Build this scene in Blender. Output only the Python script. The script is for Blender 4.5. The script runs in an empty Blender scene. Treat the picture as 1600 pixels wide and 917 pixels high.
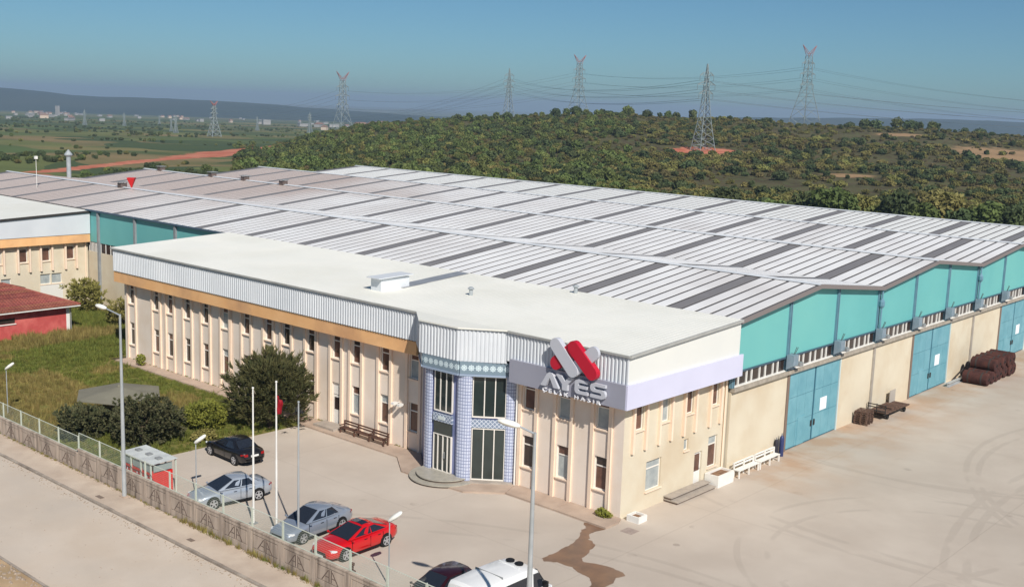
import bpy, bmesh, math, random
from mathutils import Vector, Matrix, noise
R = math.radians
rnd = random.Random(7)
S = bpy.context.scene
COL = S.collection

# ------------------------------------------------------------------ camera
CAM = Vector((33.96, -48.19, 22.16)); YAW, PITCH, ROLL = R(-41.312), R(9.513), R(-1.914)
fw = Vector((math.sin(YAW)*math.cos(PITCH), math.cos(YAW)*math.cos(PITCH), -math.sin(PITCH)))
rt = Vector((math.cos(YAW), -math.sin(YAW), 0)); dn = fw.cross(rt)
rt2 = rt*math.cos(ROLL)+dn*math.sin(ROLL); dn2 = -rt*math.sin(ROLL)+dn*math.cos(ROLL)
cd = bpy.data.cameras.new('camera'); cam = bpy.data.objects.new('camera', cd); COL.objects.link(cam)
cd.sensor_width = 36; cd.lens = 1753.8/1600*36; cd.clip_start = .5; cd.clip_end = 40000
m = Matrix((rt2, -dn2, -fw)).transposed().to_4x4(); m.translation = CAM
cam.matrix_world = m; S.camera = cam

# ------------------------------------------------------------------ world, sun, exposure
SUN_EL = R(41); SUNH = Vector((.873, -.487, 0)).normalized()
w = bpy.data.worlds.new('World'); S.world = w; w.use_nodes = True
nt = w.node_tree; bg = nt.nodes['Background']
sky = nt.nodes.new('ShaderNodeTexSky'); sky.sky_type = 'NISHITA'; sky.sun_disc = False
sky.sun_elevation = SUN_EL; sky.sun_rotation = math.atan2(SUNH.x, SUNH.y)
sky.altitude = 100; sky.air_density = .75; sky.dust_density = .6; sky.ozone_density = 6
tint = nt.nodes.new('ShaderNodeMix'); tint.data_type = 'RGBA'; tint.blend_type = 'MULTIPLY'; tint.inputs[0].default_value = 1; tint.inputs[7].default_value = (.82, 1.06, 1.04, 1)
nt.links.new(sky.outputs[0], tint.inputs[6]); nt.links.new(tint.outputs[2], bg.inputs[0]); bg.inputs[1].default_value = .068
ld = bpy.data.lights.new('sun', 'SUN'); ld.energy = 4.8; ld.angle = R(.53); ld.color = (1, .945, .875)
sun = bpy.data.objects.new('sun', ld); COL.objects.link(sun)
sun.location = (60, -60, 120)
sd = SUNH*math.cos(SUN_EL)+Vector((0, 0, math.sin(SUN_EL)))
sun.rotation_euler = (-sd).to_track_quat('-Z', 'Y').to_euler()
vs = S.view_settings; vs.view_transform = 'Standard'; vs.look = 'None'; vs.exposure = 0.0; vs.gamma = 1
S.cycles.use_denoising = True
S.cycles.max_bounces = 6; S.cycles.volume_bounces = 0; S.cycles.transparent_max_bounces = 8
S.cycles.caustics_reflective = False; S.cycles.caustics_refractive = False

# ------------------------------------------------------------------ material helpers
def lin(c):
    c = c/255
    return c/12.92 if c <= .04045 else ((c+.055)/1.055)**2.4
def C(r, g, b, k=1.0): return (lin(r)*k, lin(g)*k, lin(b)*k, 1)
MATS = {}
def mat(name, c1, c2=None, scale=1.0, rough=.7, metal=0, bump=0, bscale=None, spec=.35, c3=None, scale3=.15, detail=5, lo=.35, hi=.65, rand=0, coat=0, trans=0, stretch=None):
    if name in MATS: return MATS[name]
    M = bpy.data.materials.new(name); M.use_nodes = True; t = M.node_tree; N = t.nodes; L = t.links
    b = N['Principled BSDF']; b.inputs['Roughness'].default_value = rough; b.inputs['Metallic'].default_value = metal
    b.inputs['Specular IOR Level'].default_value = spec
    if coat: b.inputs['Coat Weight'].default_value = coat; b.inputs['Coat Roughness'].default_value = .05
    geo = N.new('ShaderNodeNewGeometry'); src = geo.outputs['Position']
    if stretch:
        mp = N.new('ShaderNodeMapping'); mp.inputs['Scale'].default_value = stretch; L.new(src, mp.inputs[0]); src = mp.outputs[0]
    out = None
    def nz(sc, det=detail):
        n = N.new('ShaderNodeTexNoise'); n.inputs['Scale'].default_value = sc; n.inputs['Detail'].default_value = det
        n.inputs['Roughness'].default_value = .6; L.new(src, n.inputs['Vector']); return n.outputs['Fac']
    def ramp(fac, a, c):
        m_ = N.new('ShaderNodeMapRange'); m_.inputs[1].default_value = a; m_.inputs[2].default_value = c; L.new(fac, m_.inputs[0]); return m_.outputs[0]
    def mix(fac, A, B):
        x = N.new('ShaderNodeMix'); x.data_type = 'RGBA'
        if isinstance(fac, float): x.inputs[0].default_value = fac
        else: L.new(fac, x.inputs[0])
        for i, v in ((6, A), (7, B)):
            if isinstance(v, tuple): x.inputs[i].default_value = v
            else: L.new(v, x.inputs[i])
        return x.outputs[2]
    col = c1
    if c2: col = mix(ramp(nz(scale), lo, hi), c1, c2)
    if c3: col = mix(ramp(nz(scale3, 6), .45, .75), col, c3)
    if rand:
        oi = N.new('ShaderNodeObjectInfo'); h = N.new('ShaderNodeHueSaturation')
        mr = N.new('ShaderNodeMapRange'); mr.inputs[3].default_value = 1-rand; mr.inputs[4].default_value = 1+rand
        L.new(oi.outputs['Random'], mr.inputs[0]); L.new(mr.outputs[0], h.inputs['Value'])
        mr2 = N.new('ShaderNodeMapRange'); mr2.inputs[3].default_value = .5-rand*.09; mr2.inputs[4].default_value = .5+rand*.05
        ml = N.new('ShaderNodeMath'); ml.operation = 'MULTIPLY'; ml.inputs[1].default_value = 7.31; L.new(oi.outputs['Random'], ml.inputs[0])
        fr = N.new('ShaderNodeMath'); fr.operation = 'FRACT'; L.new(ml.outputs[0], fr.inputs[0])
        L.new(fr.outputs[0], mr2.inputs[0]); L.new(mr2.outputs[0], h.inputs['Hue'])
        if isinstance(col, tuple): h.inputs['Color'].default_value = col
        else: L.new(col, h.inputs['Color'])
        col = h.outputs[0]
    if isinstance(col, tuple): b.inputs['Base Color'].default_value = col
    else: L.new(col, b.inputs['Base Color'])
    if bump:
        bn = N.new('ShaderNodeBump'); bn.inputs['Strength'].default_value = bump; bn.inputs['Distance'].default_value = .02
        L.new(nz(bscale or scale*6), bn.inputs['Height']); L.new(bn.outputs[0], b.inputs['Normal'])
    if trans:
        tr = N.new('ShaderNodeBsdfTranslucent'); ms = N.new('ShaderNodeMixShader'); ms.inputs[0].default_value = trans
        if isinstance(col, tuple): tr.inputs[0].default_value = col
        else: L.new(col, tr.inputs[0])
        L.new(b.outputs[0], ms.inputs[1]); L.new(tr.outputs[0], ms.inputs[2]); L.new(ms.outputs[0], N['Material Output'].inputs[0])
    MATS[name] = M
    return M

# ------------------------------------------------------------------ mesh helpers
class MB:
    def __init__(s): s.v = []; s.f = []; s.m = []; s.cur = 0
    def add(s, vs_, fs):
        o = len(s.v); s.v += [tuple(p) for p in vs_]
        for f in fs: s.f.append(tuple(i+o for i in f)); s.m.append(s.cur)
        return s
    def box(s, x0, y0, z0, x1, y1, z1):
        x0, x1 = min(x0, x1), max(x0, x1); y0, y1 = min(y0, y1), max(y0, y1); z0, z1 = min(z0, z1), max(z0, z1)
        return s.add([(x0,y0,z0),(x1,y0,z0),(x1,y1,z0),(x0,y1,z0),(x0,y0,z1),(x1,y0,z1),(x1,y1,z1),(x0,y1,z1)],
              [(0,3,2,1),(4,5,6,7),(0,1,5,4),(1,2,6,5),(2,3,7,6),(3,0,4,7)])
    def quad(s, *p): return s.add(p, [tuple(range(len(p)))])
    def prism(s, poly, z0, z1):
        n = len(poly)
        a = sum(poly[i][0]*poly[(i+1)%n][1]-poly[(i+1)%n][0]*poly[i][1] for i in range(n))
        if a < 0: poly = poly[::-1]
        return s.add([(x,y,z0) for x,y in poly]+[(x,y,z1) for x,y in poly],
              [tuple(range(n))[::-1], tuple(range(n,2*n))]+[(i,(i+1)%n,n+(i+1)%n,n+i) for i in range(n)])
    def tube(s, p0, p1, r0, r1=None, n=8, caps=True):
        p0, p1 = Vector(p0), Vector(p1); r1 = r0 if r1 is None else r1
        d = p1-p0
        if d.length < 1e-6: return s
        d.normalize(); a = d.orthogonal().normalized(); b = d.cross(a)
        vs_ = []
        for p, r in ((p0, r0), (p1, r1)):
            for i in range(n):
                t = 2*math.pi*i/n; vs_.append(p+a*(r*math.cos(t))+b*(r*math.sin(t)))
        fs = [(i,(i+1)%n,n+(i+1)%n,n+i) for i in range(n)]
        if caps: fs += [tuple(range(n))[::-1], tuple(range(n,2*n))]
        return s.add(vs_, fs)
    def lathe(s, c, prof, n=12, a0=0, a1=2*math.pi):
        full = abs(a1-a0-2*math.pi) < 1e-6; k = n if full else n+1
        vs_ = [(c[0]+r*math.cos(a0+(a1-a0)*i/n), c[1]+r*math.sin(a0+(a1-a0)*i/n), c[2]+z) for r, z in prof for i in range(k)]
        fs = []
        for j in range(len(prof)-1):
            for i in range(n):
                i2 = (i+1) % k
                fs.append((j*k+i, j*k+i2, (j+1)*k+i2, (j+1)*k+i))
        return s.add(vs_, fs)
    def grid(s, rows):
        nr, nc = len(rows), len(rows[0])
        return s.add([p for r in rows for p in r], [(j*nc+i, j*nc+i+1, (j+1)*nc+i+1, (j+1)*nc+i) for j in range(nr-1) for i in range(nc-1)])
    def mesh(s, name, mats, smooth=0):
        me = bpy.data.meshes.new(name); me.from_pydata(s.v, [], s.f); me.update()
        for M in (mats if isinstance(mats, (list, tuple)) else [mats]): me.materials.append(M)
        if any(s.m): me.polygons.foreach_set('material_index', s.m)
        if smooth:
            me.polygons.foreach_set('use_smooth', [True]*len(me.polygons)); me.set_sharp_from_angle(angle=R(smooth))
        return me
    def build(s, name, mats, parent=None, smooth=0, local=False):
        return inst(s.mesh(name, mats, smooth), name, parent, None if not local else (0,0,0))
def inst(me, name, parent=None, loc=None, rz=0):
    """loc None: the mesh is in world coordinates; else placed at loc in the parent's space"""
    o = bpy.data.objects.new(name, me); COL.objects.link(o)
    if parent is not None:
        o.parent = parent
        if loc is None:
            q = parent; off = Vector((0,0,0))
            while q is not None:
                off += q.location; q = q.parent
            o.location = -off
    if loc is not None: o.location = loc
    if rz: o.rotation_euler = (0, 0, rz)
    return o
def instw(me, name, parent, loc, rz=0):
    q = parent; off = Vector((0,0,0))
    while q is not None:
        off += q.location; q = q.parent
    return inst(me, name, parent, Vector(loc)-off, rz)
def tag(o, label, cat=None, group=None, kind=None):
    if label: o['label'] = label
    if cat: o['category'] = cat
    if group: o['group'] = group
    if kind: o['kind'] = kind
    return o
def thing(name, label, cat, loc=(0,0,0), rz=0, group=None):
    o = bpy.data.objects.new(name, None); COL.objects.link(o); o.location = loc; o.rotation_euler = (0,0,rz); o.empty_display_size = .3
    return tag(o, label, cat, group)
def copy_tree(o, parent=None):
    c = o.copy(); COL.objects.link(c)
    if parent is not None: c.parent = parent
    for ch in list(o.children): copy_tree(ch, c)
    return c
def struct(name, mb, M, smooth=0): return tag(mb.build(name, M, smooth=smooth), None, kind='structure')
def holes_wall(mb, to, a0, a1, z0, z1, holes, depth):
    """wall face in (a,z) with rectangular openings; to(a,z,d) maps to world, d = depth inwards"""
    As = sorted({a0, a1, *[h[0] for h in holes], *[h[1] for h in holes]}); Zs = sorted({z0, z1, *[h[2] for h in holes], *[h[3] for h in holes]})
    for i in range(len(As)-1):
        for j in range(len(Zs)-1):
            ca, cz = (As[i]+As[i+1])/2, (Zs[j]+Zs[j+1])/2
            if any(h[0] < ca < h[1] and h[2] < cz < h[3] for h in holes): continue
            mb.quad(to(As[i],Zs[j],0), to(As[i+1],Zs[j],0), to(As[i+1],Zs[j+1],0), to(As[i],Zs[j+1],0))
    for h in holes:
        p = [(h[0],h[2]),(h[1],h[2]),(h[1],h[3]),(h[0],h[3])]
        for k in range(4):
            A, B = p[k], p[(k+1)%4]
            mb.quad(to(*A,0), to(*A,depth), to(*B,depth), to(*B,0))

# ------------------------------------------------------------------ palette
WALL = mat('wall_cream', C(240,226,211), C(234,218,202), .5, .85, bump=.15, bscale=8, c3=C(226,206,184), scale3=.3)
PEACH = mat('fin_peach', C(242,219,196), C(236,211,187), .8, .8)
SIDEW = mat('side_wall_cream', C(218,208,186), C(212,200,177), .35, .85, bump=.15, bscale=8, c3=C(200,182,154), scale3=.25)
BAND = mat('orange_band', C(246,194,138), C(238,182,124), .4, .8, c3=C(200,152,112), scale3=.25)
METAL = mat('white_cladding', C(216,219,222), C(206,210,214), .3, .45, spec=.5)
ROOFW = mat('office_roof_white', C(240,238,228), C(234,233,224), .25, .55, c3=C(226,224,212), scale3=.12)
TRIM = mat('grey_trim', C(176,176,172), C(160,160,156), 1, .5)
FRAME = mat('window_frame_white', C(232,226,216), None, 1, .4)
PANE = mat('pane_dark', C(66,54,49), C(46,39,37), .7, .12, spec=.6)
PANE2 = mat('pane_brown', C(118,84,70), C(84,62,54), 1.2, .2, spec=.5)
PANE3 = mat('pane_pale', C(176,182,180), C(150,158,160), 2.0, .25, spec=.5)  # paler grey tone for some of the panes
GLASS = mat('entrance_glass', C(54,64,61), C(42,50,49), .4, .06, spec=.8)
CONC = mat('concrete_yard', C(199,187,173), C(188,175,161), .22, .9, bump=.2, bscale=5, c3=C(178,166,153), scale3=.06, detail=8, spec=.2)
PAVE = mat('walk_concrete', C(188,168,150), C(170,150,134), .7, .9, bump=.25, bscale=9, spec=.2)
STEPC = mat('step_stone', C(176,166,154), C(158,148,138), 2, .8)
TEAL = mat('teal_cladding', C(110,183,181), C(103,176,175), .25, .6, c3=C(118,188,182), scale3=.08)
STEELB = mat('steel_blue_grey', C(112,148,164), C(96,132,150), 1, .5)
STEELD = mat('steel_dark_blue', C(66,88,104), None, 1, .5)
GATE = mat('gate_blue', C(112,166,178), C(102,156,170), .8, .55, c3=C(126,176,188), scale3=.7)
GREY = mat('grey_paint', C(150,152,152), C(132,134,134), 2, .55)
DARK = mat('dark_metal', C(58,54,52), None, 1, .6)
BLACK = mat('wheel_well_shade', C(26,26,26), None, 1, .7)  # colour stands in for the shade inside the wheel wells
WHITE = mat('white_paint', C(236,234,228), C(226,224,218), 1.5, .5)
PAPER = mat('paper_white', C(238,240,244), None, 1, .7)
GALV = mat('galvanised', C(190,194,196), C(172,178,180), 1.5, .35, metal=.3)
RUST = mat('rust', C(74,42,37), C(54,32,30), 2.5, .9, bump=.5, bscale=12, c3=C(92,54,44), scale3=1.3)
WOOD = mat('wood_dark', C(104,74,60), C(78,56,48), 3, .8)
WOODP = mat('pallet_wood', C(112,88,74), C(84,64,56), 3, .85)

# ------------------------------------------------------------------ terrain
F2 = Vector((math.sin(YAW), math.cos(YAW))); R2 = Vector((math.cos(YAW), -math.sin(YAW))); C0 = Vector((CAM.x, CAM.y))
def st(s, t): p = C0+F2*s+R2*t; return (p.x, p.y)
CR = [(-400,0),(-160,0),(-138,.5),(-121,3.5),(-104,9),(-84,13),(-57,16.7),(-37,18.7),(-20,20),(-3,21.5),(14,23.3),(30,24.6),(47,25.4),(64,25.6),(81,25.2),(115,25),(151,23.5),(183,22.8),(216,22.8),(240,21.5),(267,20.2),(376,15),(520,8),(900,0),(5000,0)]
def tab(T, x):
    if x <= T[0][0]: return T[0][1]
    for (a, b), (c, d) in zip(T, T[1:]):
        if x <= c:
            u = (x-a)/(c-a); return b+(d-b)*u
    return T[-1][1]
def base_z(s): return -.015*max(0, min(s, 4200)-220)
def hill_p(s):
    if s < 180: return 0
    if s < 590: return ((s-180)/420)**2
    if s < 680: return .953+.047*math.sin((s-590)/90*math.pi)-.0007*(s-590)
    u = (s-680)/450; return max(0, .89*(1-u*u)) if u < 1 else 0
def ground_z(s, t):
    z = base_z(s)
    tt = t*600/max(s, 300) if s < 600 else t
    h = hill_p(s)*tab(CR, tt)
    if s > 215:
        k = min(1, (s-215)/120)
        z += k*(noise.noise(Vector((s*.02, t*.02, 3)))*1.0+noise.noise(Vector((s*.007, t*.007, 9)))*1.6*(1 if h > 1 else .3))
    return z+h
svals = [-160,-100,-50,0,60,120,170,205]+[210+i*6 for i in range(85)]
while svals[-1] < 14000: svals.append(svals[-1]*1.035)
tvals = [i*7 for i in range(-50, 61)]
x_ = 420
while x_ < 9000: tvals = tvals+[x_]; x_ = x_*1.12
x_ = -350
while x_ > -9000: x_ = x_*1.1; tvals = [x_]+tvals
mb = MB(); rows = []
for s in svals:
    row = []
    for t in tvals:
        x, y = st(s, t)
        flat = s < 215
        row.append((x, y, (-.02 if flat else ground_z(s, t)-.02)))
    rows.append(row)
mb.grid(rows)
def terrain_mat():
    M = bpy.data.materials.new('terrain'); M.use_nodes = True; t = M.node_tree; N = t.nodes; L = t.links
    b = N['Principled BSDF']; b.inputs['Roughness'].default_value = .95; b.inputs['Specular IOR Level'].default_value = .1
    geo = N.new('ShaderNodeNewGeometry')
    def nz(sc, d=5, st_=None):
        n = N.new('ShaderNodeTexNoise'); n.inputs['Scale'].default_value = sc; n.inputs['Detail'].default_value = d
        if st_:
            mp = N.new('ShaderNodeMapping'); mp.inputs['Rotation'].default_value = (0,0,YAW*-1); mp.inputs['Scale'].default_value = st_
            L.new(geo.outputs['Position'], mp.inputs[0]); L.new(mp.outputs[0], n.inputs['Vector'])
        else: L.new(geo.outputs['Position'], n.inputs['Vector'])
        return n.outputs[0]
    def mr(f, a, c):
        x = N.new('ShaderNodeMapRange'); x.inputs[1].default_value = a; x.inputs[2].default_value = c; L.new(f, x.inputs[0]); return x.outputs[0]
    def mix(f, A, B):
        x = N.new('ShaderNodeMix'); x.data_type = 'RGBA'; L.new(f, x.inputs[0])
        for i, v in ((6, A), (7, B)):
            if isinstance(v, tuple): x.inputs[i].default_value = v
            else: L.new(v, x.inputs[i])
        return x.outputs[2]
    hill = mix(mr(nz(.05, 6), .38, .62), C(74,66,48), C(92,84,62))
    hill = mix(mr(nz(.4, 4), .45, .7), hill, C(88,94,58))
    # field patches on the plain: voronoi cells tinted green / straw / brown
    vo = N.new('ShaderNodeTexVoronoi'); mp = N.new('ShaderNodeMapping'); mp.inputs['Rotation'].default_value = (0,0,.6); mp.inputs['Scale'].default_value = (.0045,.011,1)
    L.new(geo.outputs['Position'], mp.inputs[0]); L.new(mp.outputs[0], vo.inputs['Vector']); vo.inputs['Scale'].default_value = 1
    sp = N.new('ShaderNodeSeparateColor'); L.new(vo.outputs['Color'], sp.inputs[0])
    fld = mix(mr(sp.outputs[0], .3, .6), C(88,104,62), C(116,118,72))
    fld = mix(mr(sp.outputs[1], .6, .9), fld, C(136,118,84))
    fld = mix(mr(sp.outputs[2], .62, .7), fld, C(70,84,56))
    fld = mix(mr(nz(.02, 6), .4, .75), fld, C(82,92,56))
    a = N.new('ShaderNodeAttribute'); a.attribute_name = 'zone'; sc = N.new('ShaderNodeSeparateColor'); L.new(a.outputs['Color'], sc.inputs[0])
    col = mix(sc.outputs[0], fld, hill)
    red = mix(mr(nz(.15, 5), .35, .65), C(176,98,76), C(196,130,104))
    nr = N.new('ShaderNodeMath'); nr.operation = 'MULTIPLY_ADD'; nr.inputs[1].default_value = .9; nr.inputs[2].default_value = -.45; L.new(nz(.25, 5), nr.inputs[0])
    ad = N.new('ShaderNodeMath'); ad.operation = 'ADD'; L.new(sc.outputs[1], ad.inputs[0]); L.new(nr.outputs[0], ad.inputs[1])
    col = mix(mr(ad.outputs[0], .4, .55), col, red)
    ad2 = N.new('ShaderNodeMath'); ad2.operation = 'ADD'; L.new(sc.outputs[2], ad2.inputs[0]); L.new(nr.outputs[0], ad2.inputs[1])
    col = mix(mr(ad2.outputs[0], .4, .7), col, C(156,128,96))
    L.new(col, b.inputs['Base Color'])
    return M
terr = struct('ground', mb, terrain_mat(), smooth=80)
me = terr.data; ca = me.color_attributes.new('zone', 'FLOAT_COLOR', 'POINT')
TRACK = [(300,-132),(345,-142),(400,-140),(470,-141),(515,-140),(585,-137),(640,-134)]
cols = []
for s in svals:
    for t in tvals:
        tt = t*600/max(s,300) if s < 600 else t
        hz = max(0, min(1, (tt+150)/40)) if s < 1100 else 0
        red = 0
        d = math.hypot((s-446)/14, (t-73)/17); red = max(red, 1.3-d)
        if 300 < s < 690:
            tc = tab(TRACK, s); wd = 4+14*max(0, 1-abs(s-555)/110)
            red = max(red, 1.25-abs(t-tc)/wd)
        tan = max(0, 1.5-math.hypot((s-490)/40, (t-222)/38)*1.1, 1.2-math.hypot((s-380)/9, (t-112)/14), 1.2-math.hypot((s-560)/12, (t-190)/22))
        cols += [hz, max(0, min(1, red)), max(0, min(1, tan)), 1]
ca.data.foreach_set('color', cols)

# far hills
HR = [(-.60,40),(-.456,24),(-.42,14),(-.388,-1),(-.34,0),(-.285,0),(-.228,-8),(-.17,-22),(-.10,-36),(-.03,-42),(.05,-20),(.2,2),(.36,24),(.42,22),(.5,20),(.65,20)]
mb = MB(); rows = []
us = [-.62+i*.012 for i in range(108)]
for s in (3900,4100,4300,4500,4700,4900,5050,5300,5700,6300):
    row = []
    for u in us:
        x, y = st(s, u*s); zb = base_z(4200)-1
        top = tab(HR, u)+4*noise.noise(Vector((u*40, 0, 1)))
        k = max(0, min(1, (s-3900)/1150)); k = k*k*(3-2*k) if s <= 5050 else 1-(s-5050)/1600
        row.append((x, y, zb+(top-zb)*k+k*8*noise.noise(Vector((u*30, s*.003, 5)))*(0 if 4900 < s < 5200 else 1)))
    rows.append(row)
mb.grid(rows)
struct('hills', mb, mat('far_forest', C(36,50,36), C(46,60,42), .006, .95, c3=C(58,66,48), scale3=.002, spec=.1), smooth=80)

# ------------------------------------------------------------------ yard, road, lawn, walks
mb = MB(); mb.quad((-26,-16.95,.004),(120,-16.95,.004),(120,150,.004),(-.3,150,.004),(-.3,.15,.004),(-26,.15,.004))
def yard_mat():
    M = CONC.copy(); M.name = 'yard_concrete'; t = M.node_tree; N = t.nodes; L = t.links; b = N['Principled BSDF']
    geo = [n for n in N if n.type == 'NEW_GEOMETRY'][0]; col = b.inputs['Base Color'].links[0].from_socket
    sx = N.new('ShaderNodeSeparateXYZ'); L.new(geo.outputs['Position'], sx.inputs[0])
    def M_(op, a, c=None, d=None):
        n = N.new('ShaderNodeMath'); n.operation = op
        for i, v in enumerate((a, c, d)):
            if v is None: continue
            if isinstance(v, (int, float)): n.inputs[i].default_value = v
            else: L.new(v, n.inputs[i])
        return n.outputs[0]
    nz = N.new('ShaderNodeTexNoise'); nz.inputs['Scale'].default_value = .25; nz.inputs['Detail'].default_value = 4; L.new(geo.outputs['Position'], nz.inputs['Vector'])
    tot = None
    for cx, cy, r, wd in [(16,6,9,.2),(16.3,6.4,11,.2),(6,34,16,.22),(4,36,18.2,.22),(38,44,26,.25),(40,46,28,.25),(30,30,20,.22),(31,31,22,.22),(9,-30,26,.2),(8,-31,28,.2),(52,20,38,.25),(54,20,41,.25),(12,40,34,.25),(12,42,37,.25),(60,-10,44,.25),(61,-9,47,.25)]:
        d = M_('SQRT', M_('ADD', M_('POWER', M_('SUBTRACT', sx.outputs[0], cx), 2), M_('POWER', M_('SUBTRACT', sx.outputs[1], cy), 2)))
        d = M_('ABSOLUTE', M_('SUBTRACT', d, r))
        g = M_('MAXIMUM', M_('SUBTRACT', 1, M_('DIVIDE', d, wd)), 0)
        tot = g if tot is None else M_('MAXIMUM', tot, g)
    msk = M_('MULTIPLY', tot, M_('MULTIPLY', M_('MAXIMUM', M_('SUBTRACT', nz.outputs[0], .42), 0), 3.5))
    mx = N.new('ShaderNodeMix'); mx.data_type = 'RGBA'; L.new(M_('MINIMUM', msk, .13), mx.inputs[0]); L.new(col, mx.inputs[6]); mx.inputs[7].default_value = C(120,108,98)
    # dirt drift along the factory wall
    n2 = N.new('ShaderNodeTexNoise'); n2.inputs['Scale'].default_value = .35; n2.inputs['Detail'].default_value = 6; L.new(geo.outputs['Position'], n2.inputs['Vector'])
    e = M_('MAXIMUM', M_('SUBTRACT', 1, M_('DIVIDE', M_('ABSOLUTE', M_('SUBTRACT', sx.outputs[0], 1.0)), 6.0)), 0)
    e = M_('MULTIPLY', e, M_('GREATER_THAN', sx.outputs[1], 11))
    e = M_('MULTIPLY', e, M_('MULTIPLY', M_('MAXIMUM', M_('SUBTRACT', n2.outputs[0], .38), 0), 3.2))
    m3 = N.new('ShaderNodeMix'); m3.data_type = 'RGBA'; L.new(M_('MINIMUM', e, .7), m3.inputs[0]); L.new(mx.outputs[2], m3.inputs[6]); m3.inputs[7].default_value = C(176,142,112)
    # cracks: warped voronoi edges, present only in patches; slab joints of the car park
    wv = N.new('ShaderNodeTexNoise'); wv.inputs['Scale'].default_value = .4; wv.inputs['Detail'].default_value = 6; L.new(geo.outputs['Position'], wv.inputs['Vector'])
    va = N.new('ShaderNodeVectorMath'); va.operation = 'MULTIPLY_ADD'; va.inputs[1].default_value = (3,3,0); L.new(wv.outputs['Color'], va.inputs[0]); L.new(geo.outputs['Position'], va.inputs[2])
    vo = N.new('ShaderNodeTexVoronoi'); vo.feature = 'DISTANCE_TO_EDGE'; vo.inputs['Scale'].default_value = .09; L.new(va.outputs[0], vo.inputs['Vector'])
    crk = M_('MULTIPLY', M_('LESS_THAN', vo.outputs['Distance'], .0028), M_('MINIMUM', M_('MULTIPLY', M_('MAXIMUM', M_('SUBTRACT', nz.outputs[0], .42), 0), 5.0), .0))
    jx = M_('LESS_THAN', M_('ABSOLUTE', M_('SUBTRACT', M_('FRACT', M_('DIVIDE', M_('ADD', sx.outputs[0], 3.0), 12.0)), .5)), .0022)
    jy = M_('LESS_THAN', M_('ABSOLUTE', M_('SUBTRACT', M_('FRACT', M_('DIVIDE', M_('ADD', sx.outputs[1], 1.2), 12.0)), .5)), .0022)
    jt = M_('MULTIPLY', M_('MAXIMUM', jx, jy), .2)
    m4 = N.new('ShaderNodeMix'); m4.data_type = 'RGBA'; L.new(M_('MAXIMUM', crk, jt), m4.inputs[0]); L.new(m3.outputs[2], m4.inputs[6]); m4.inputs[7].default_value = C(128,112,98)
    sp2 = N.new('ShaderNodeTexVoronoi'); sp2.inputs['Scale'].default_value = .55; L.new(geo.outputs['Position'], sp2.inputs['Vector'])
    oil = M_('MULTIPLY', M_('LESS_THAN', sp2.outputs['Distance'], .16), M_('MINIMUM', M_('MULTIPLY', M_('MAXIMUM', M_('SUBTRACT', n2.outputs[0], .55), 0), 3.0), .4))
    m5 = N.new('ShaderNodeMix'); m5.data_type = 'RGBA'; L.new(oil, m5.inputs[0]); L.new(m4.outputs[2], m5.inputs[6]); m5.inputs[7].default_value = C(120,106,96)
    L.new(m5.outputs[2], b.inputs['Base Color'])
    return M
struct('yard', mb, yard_mat())
LAWN = mat('lawn', C(122,118,66), C(138,124,76), .35, .95, bump=.5, bscale=6, c3=C(100,108,52), scale3=.16, spec=.1, lo=.4, hi=.6)
mb = MB(); mb.quad((-120,-16.95,.003),(-26,-16.95,.003),(-26,-1.2,.003),(-52.2,-1.2,.003),(-52.2,10.5,.003),(-120,10.5,.003)); struct('lawn', mb, LAWN)
ROAD = mat('road_dusty', C(208,194,178), C(200,184,166), .3, .95, bump=.3, bscale=4, c3=C(190,178,164), scale3=.12, spec=.15, detail=8)
mb = MB(); mb.quad((-140,-25.9,.002),(140,-25.9,.002),(140,-19.12,.002),(-140,-19.12,.002)); struct('road', mb, ROAD)
SIDEP = mat('sidewalk_dusty', C(204,188,170), C(190,172,154), .5, .95, bump=.4, bscale=5, c3=C(176,158,142), scale3=.4, spec=.15)
mb = MB(); mb.box(-140,-18.95,-.05,140,-17.24,.1); struct('sidewalk', mb, SIDEP)
mb = MB(); mb.quad((-140,-60,.006),(140,-60,.006),(140,-25.9,.006),(-140,-25.9,.006)); struct('verge', mb, mat('verge_soil', C(190,164,130), C(170,140,108), .5, .95, bump=.6, bscale=3, c3=C(146,132,100), scale3=.3))
KERB = mat('kerb_concrete', C(176,164,150), C(150,138,126), 1.2, .9, c3=C(120,108,98), scale3=.8)
kb = thing('kerb', 'worn concrete kerb between dusty road and pavement', 'kerb', (0,-19.03,0)); kb['kind'] = 'structure'
ks = [MB().box(-.49,-.08,-.05,.49,.08,.108).mesh('kerbstone', KERB)]
for i in range(75):
    o = instw(ks[0], 'kerbstone', kb, (-42+i*1.0, -19.03+rnd.uniform(-.015,.015), rnd.uniform(-.025,.008)), rnd.uniform(-.02,.02))
mb = MB()
for a, b in ((-140,-42.5),(33,140)): mb.box(a,-19.11,-.05,b,-18.95,.12)
tag(mb.build('kerb_run', KERB, kb), None, kind='stuff')
kb2 = MB(); kb2.box(-60,-26.0,-.05,60,-25.86,.06); struct('kerb_far', kb2, KERB)
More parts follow.
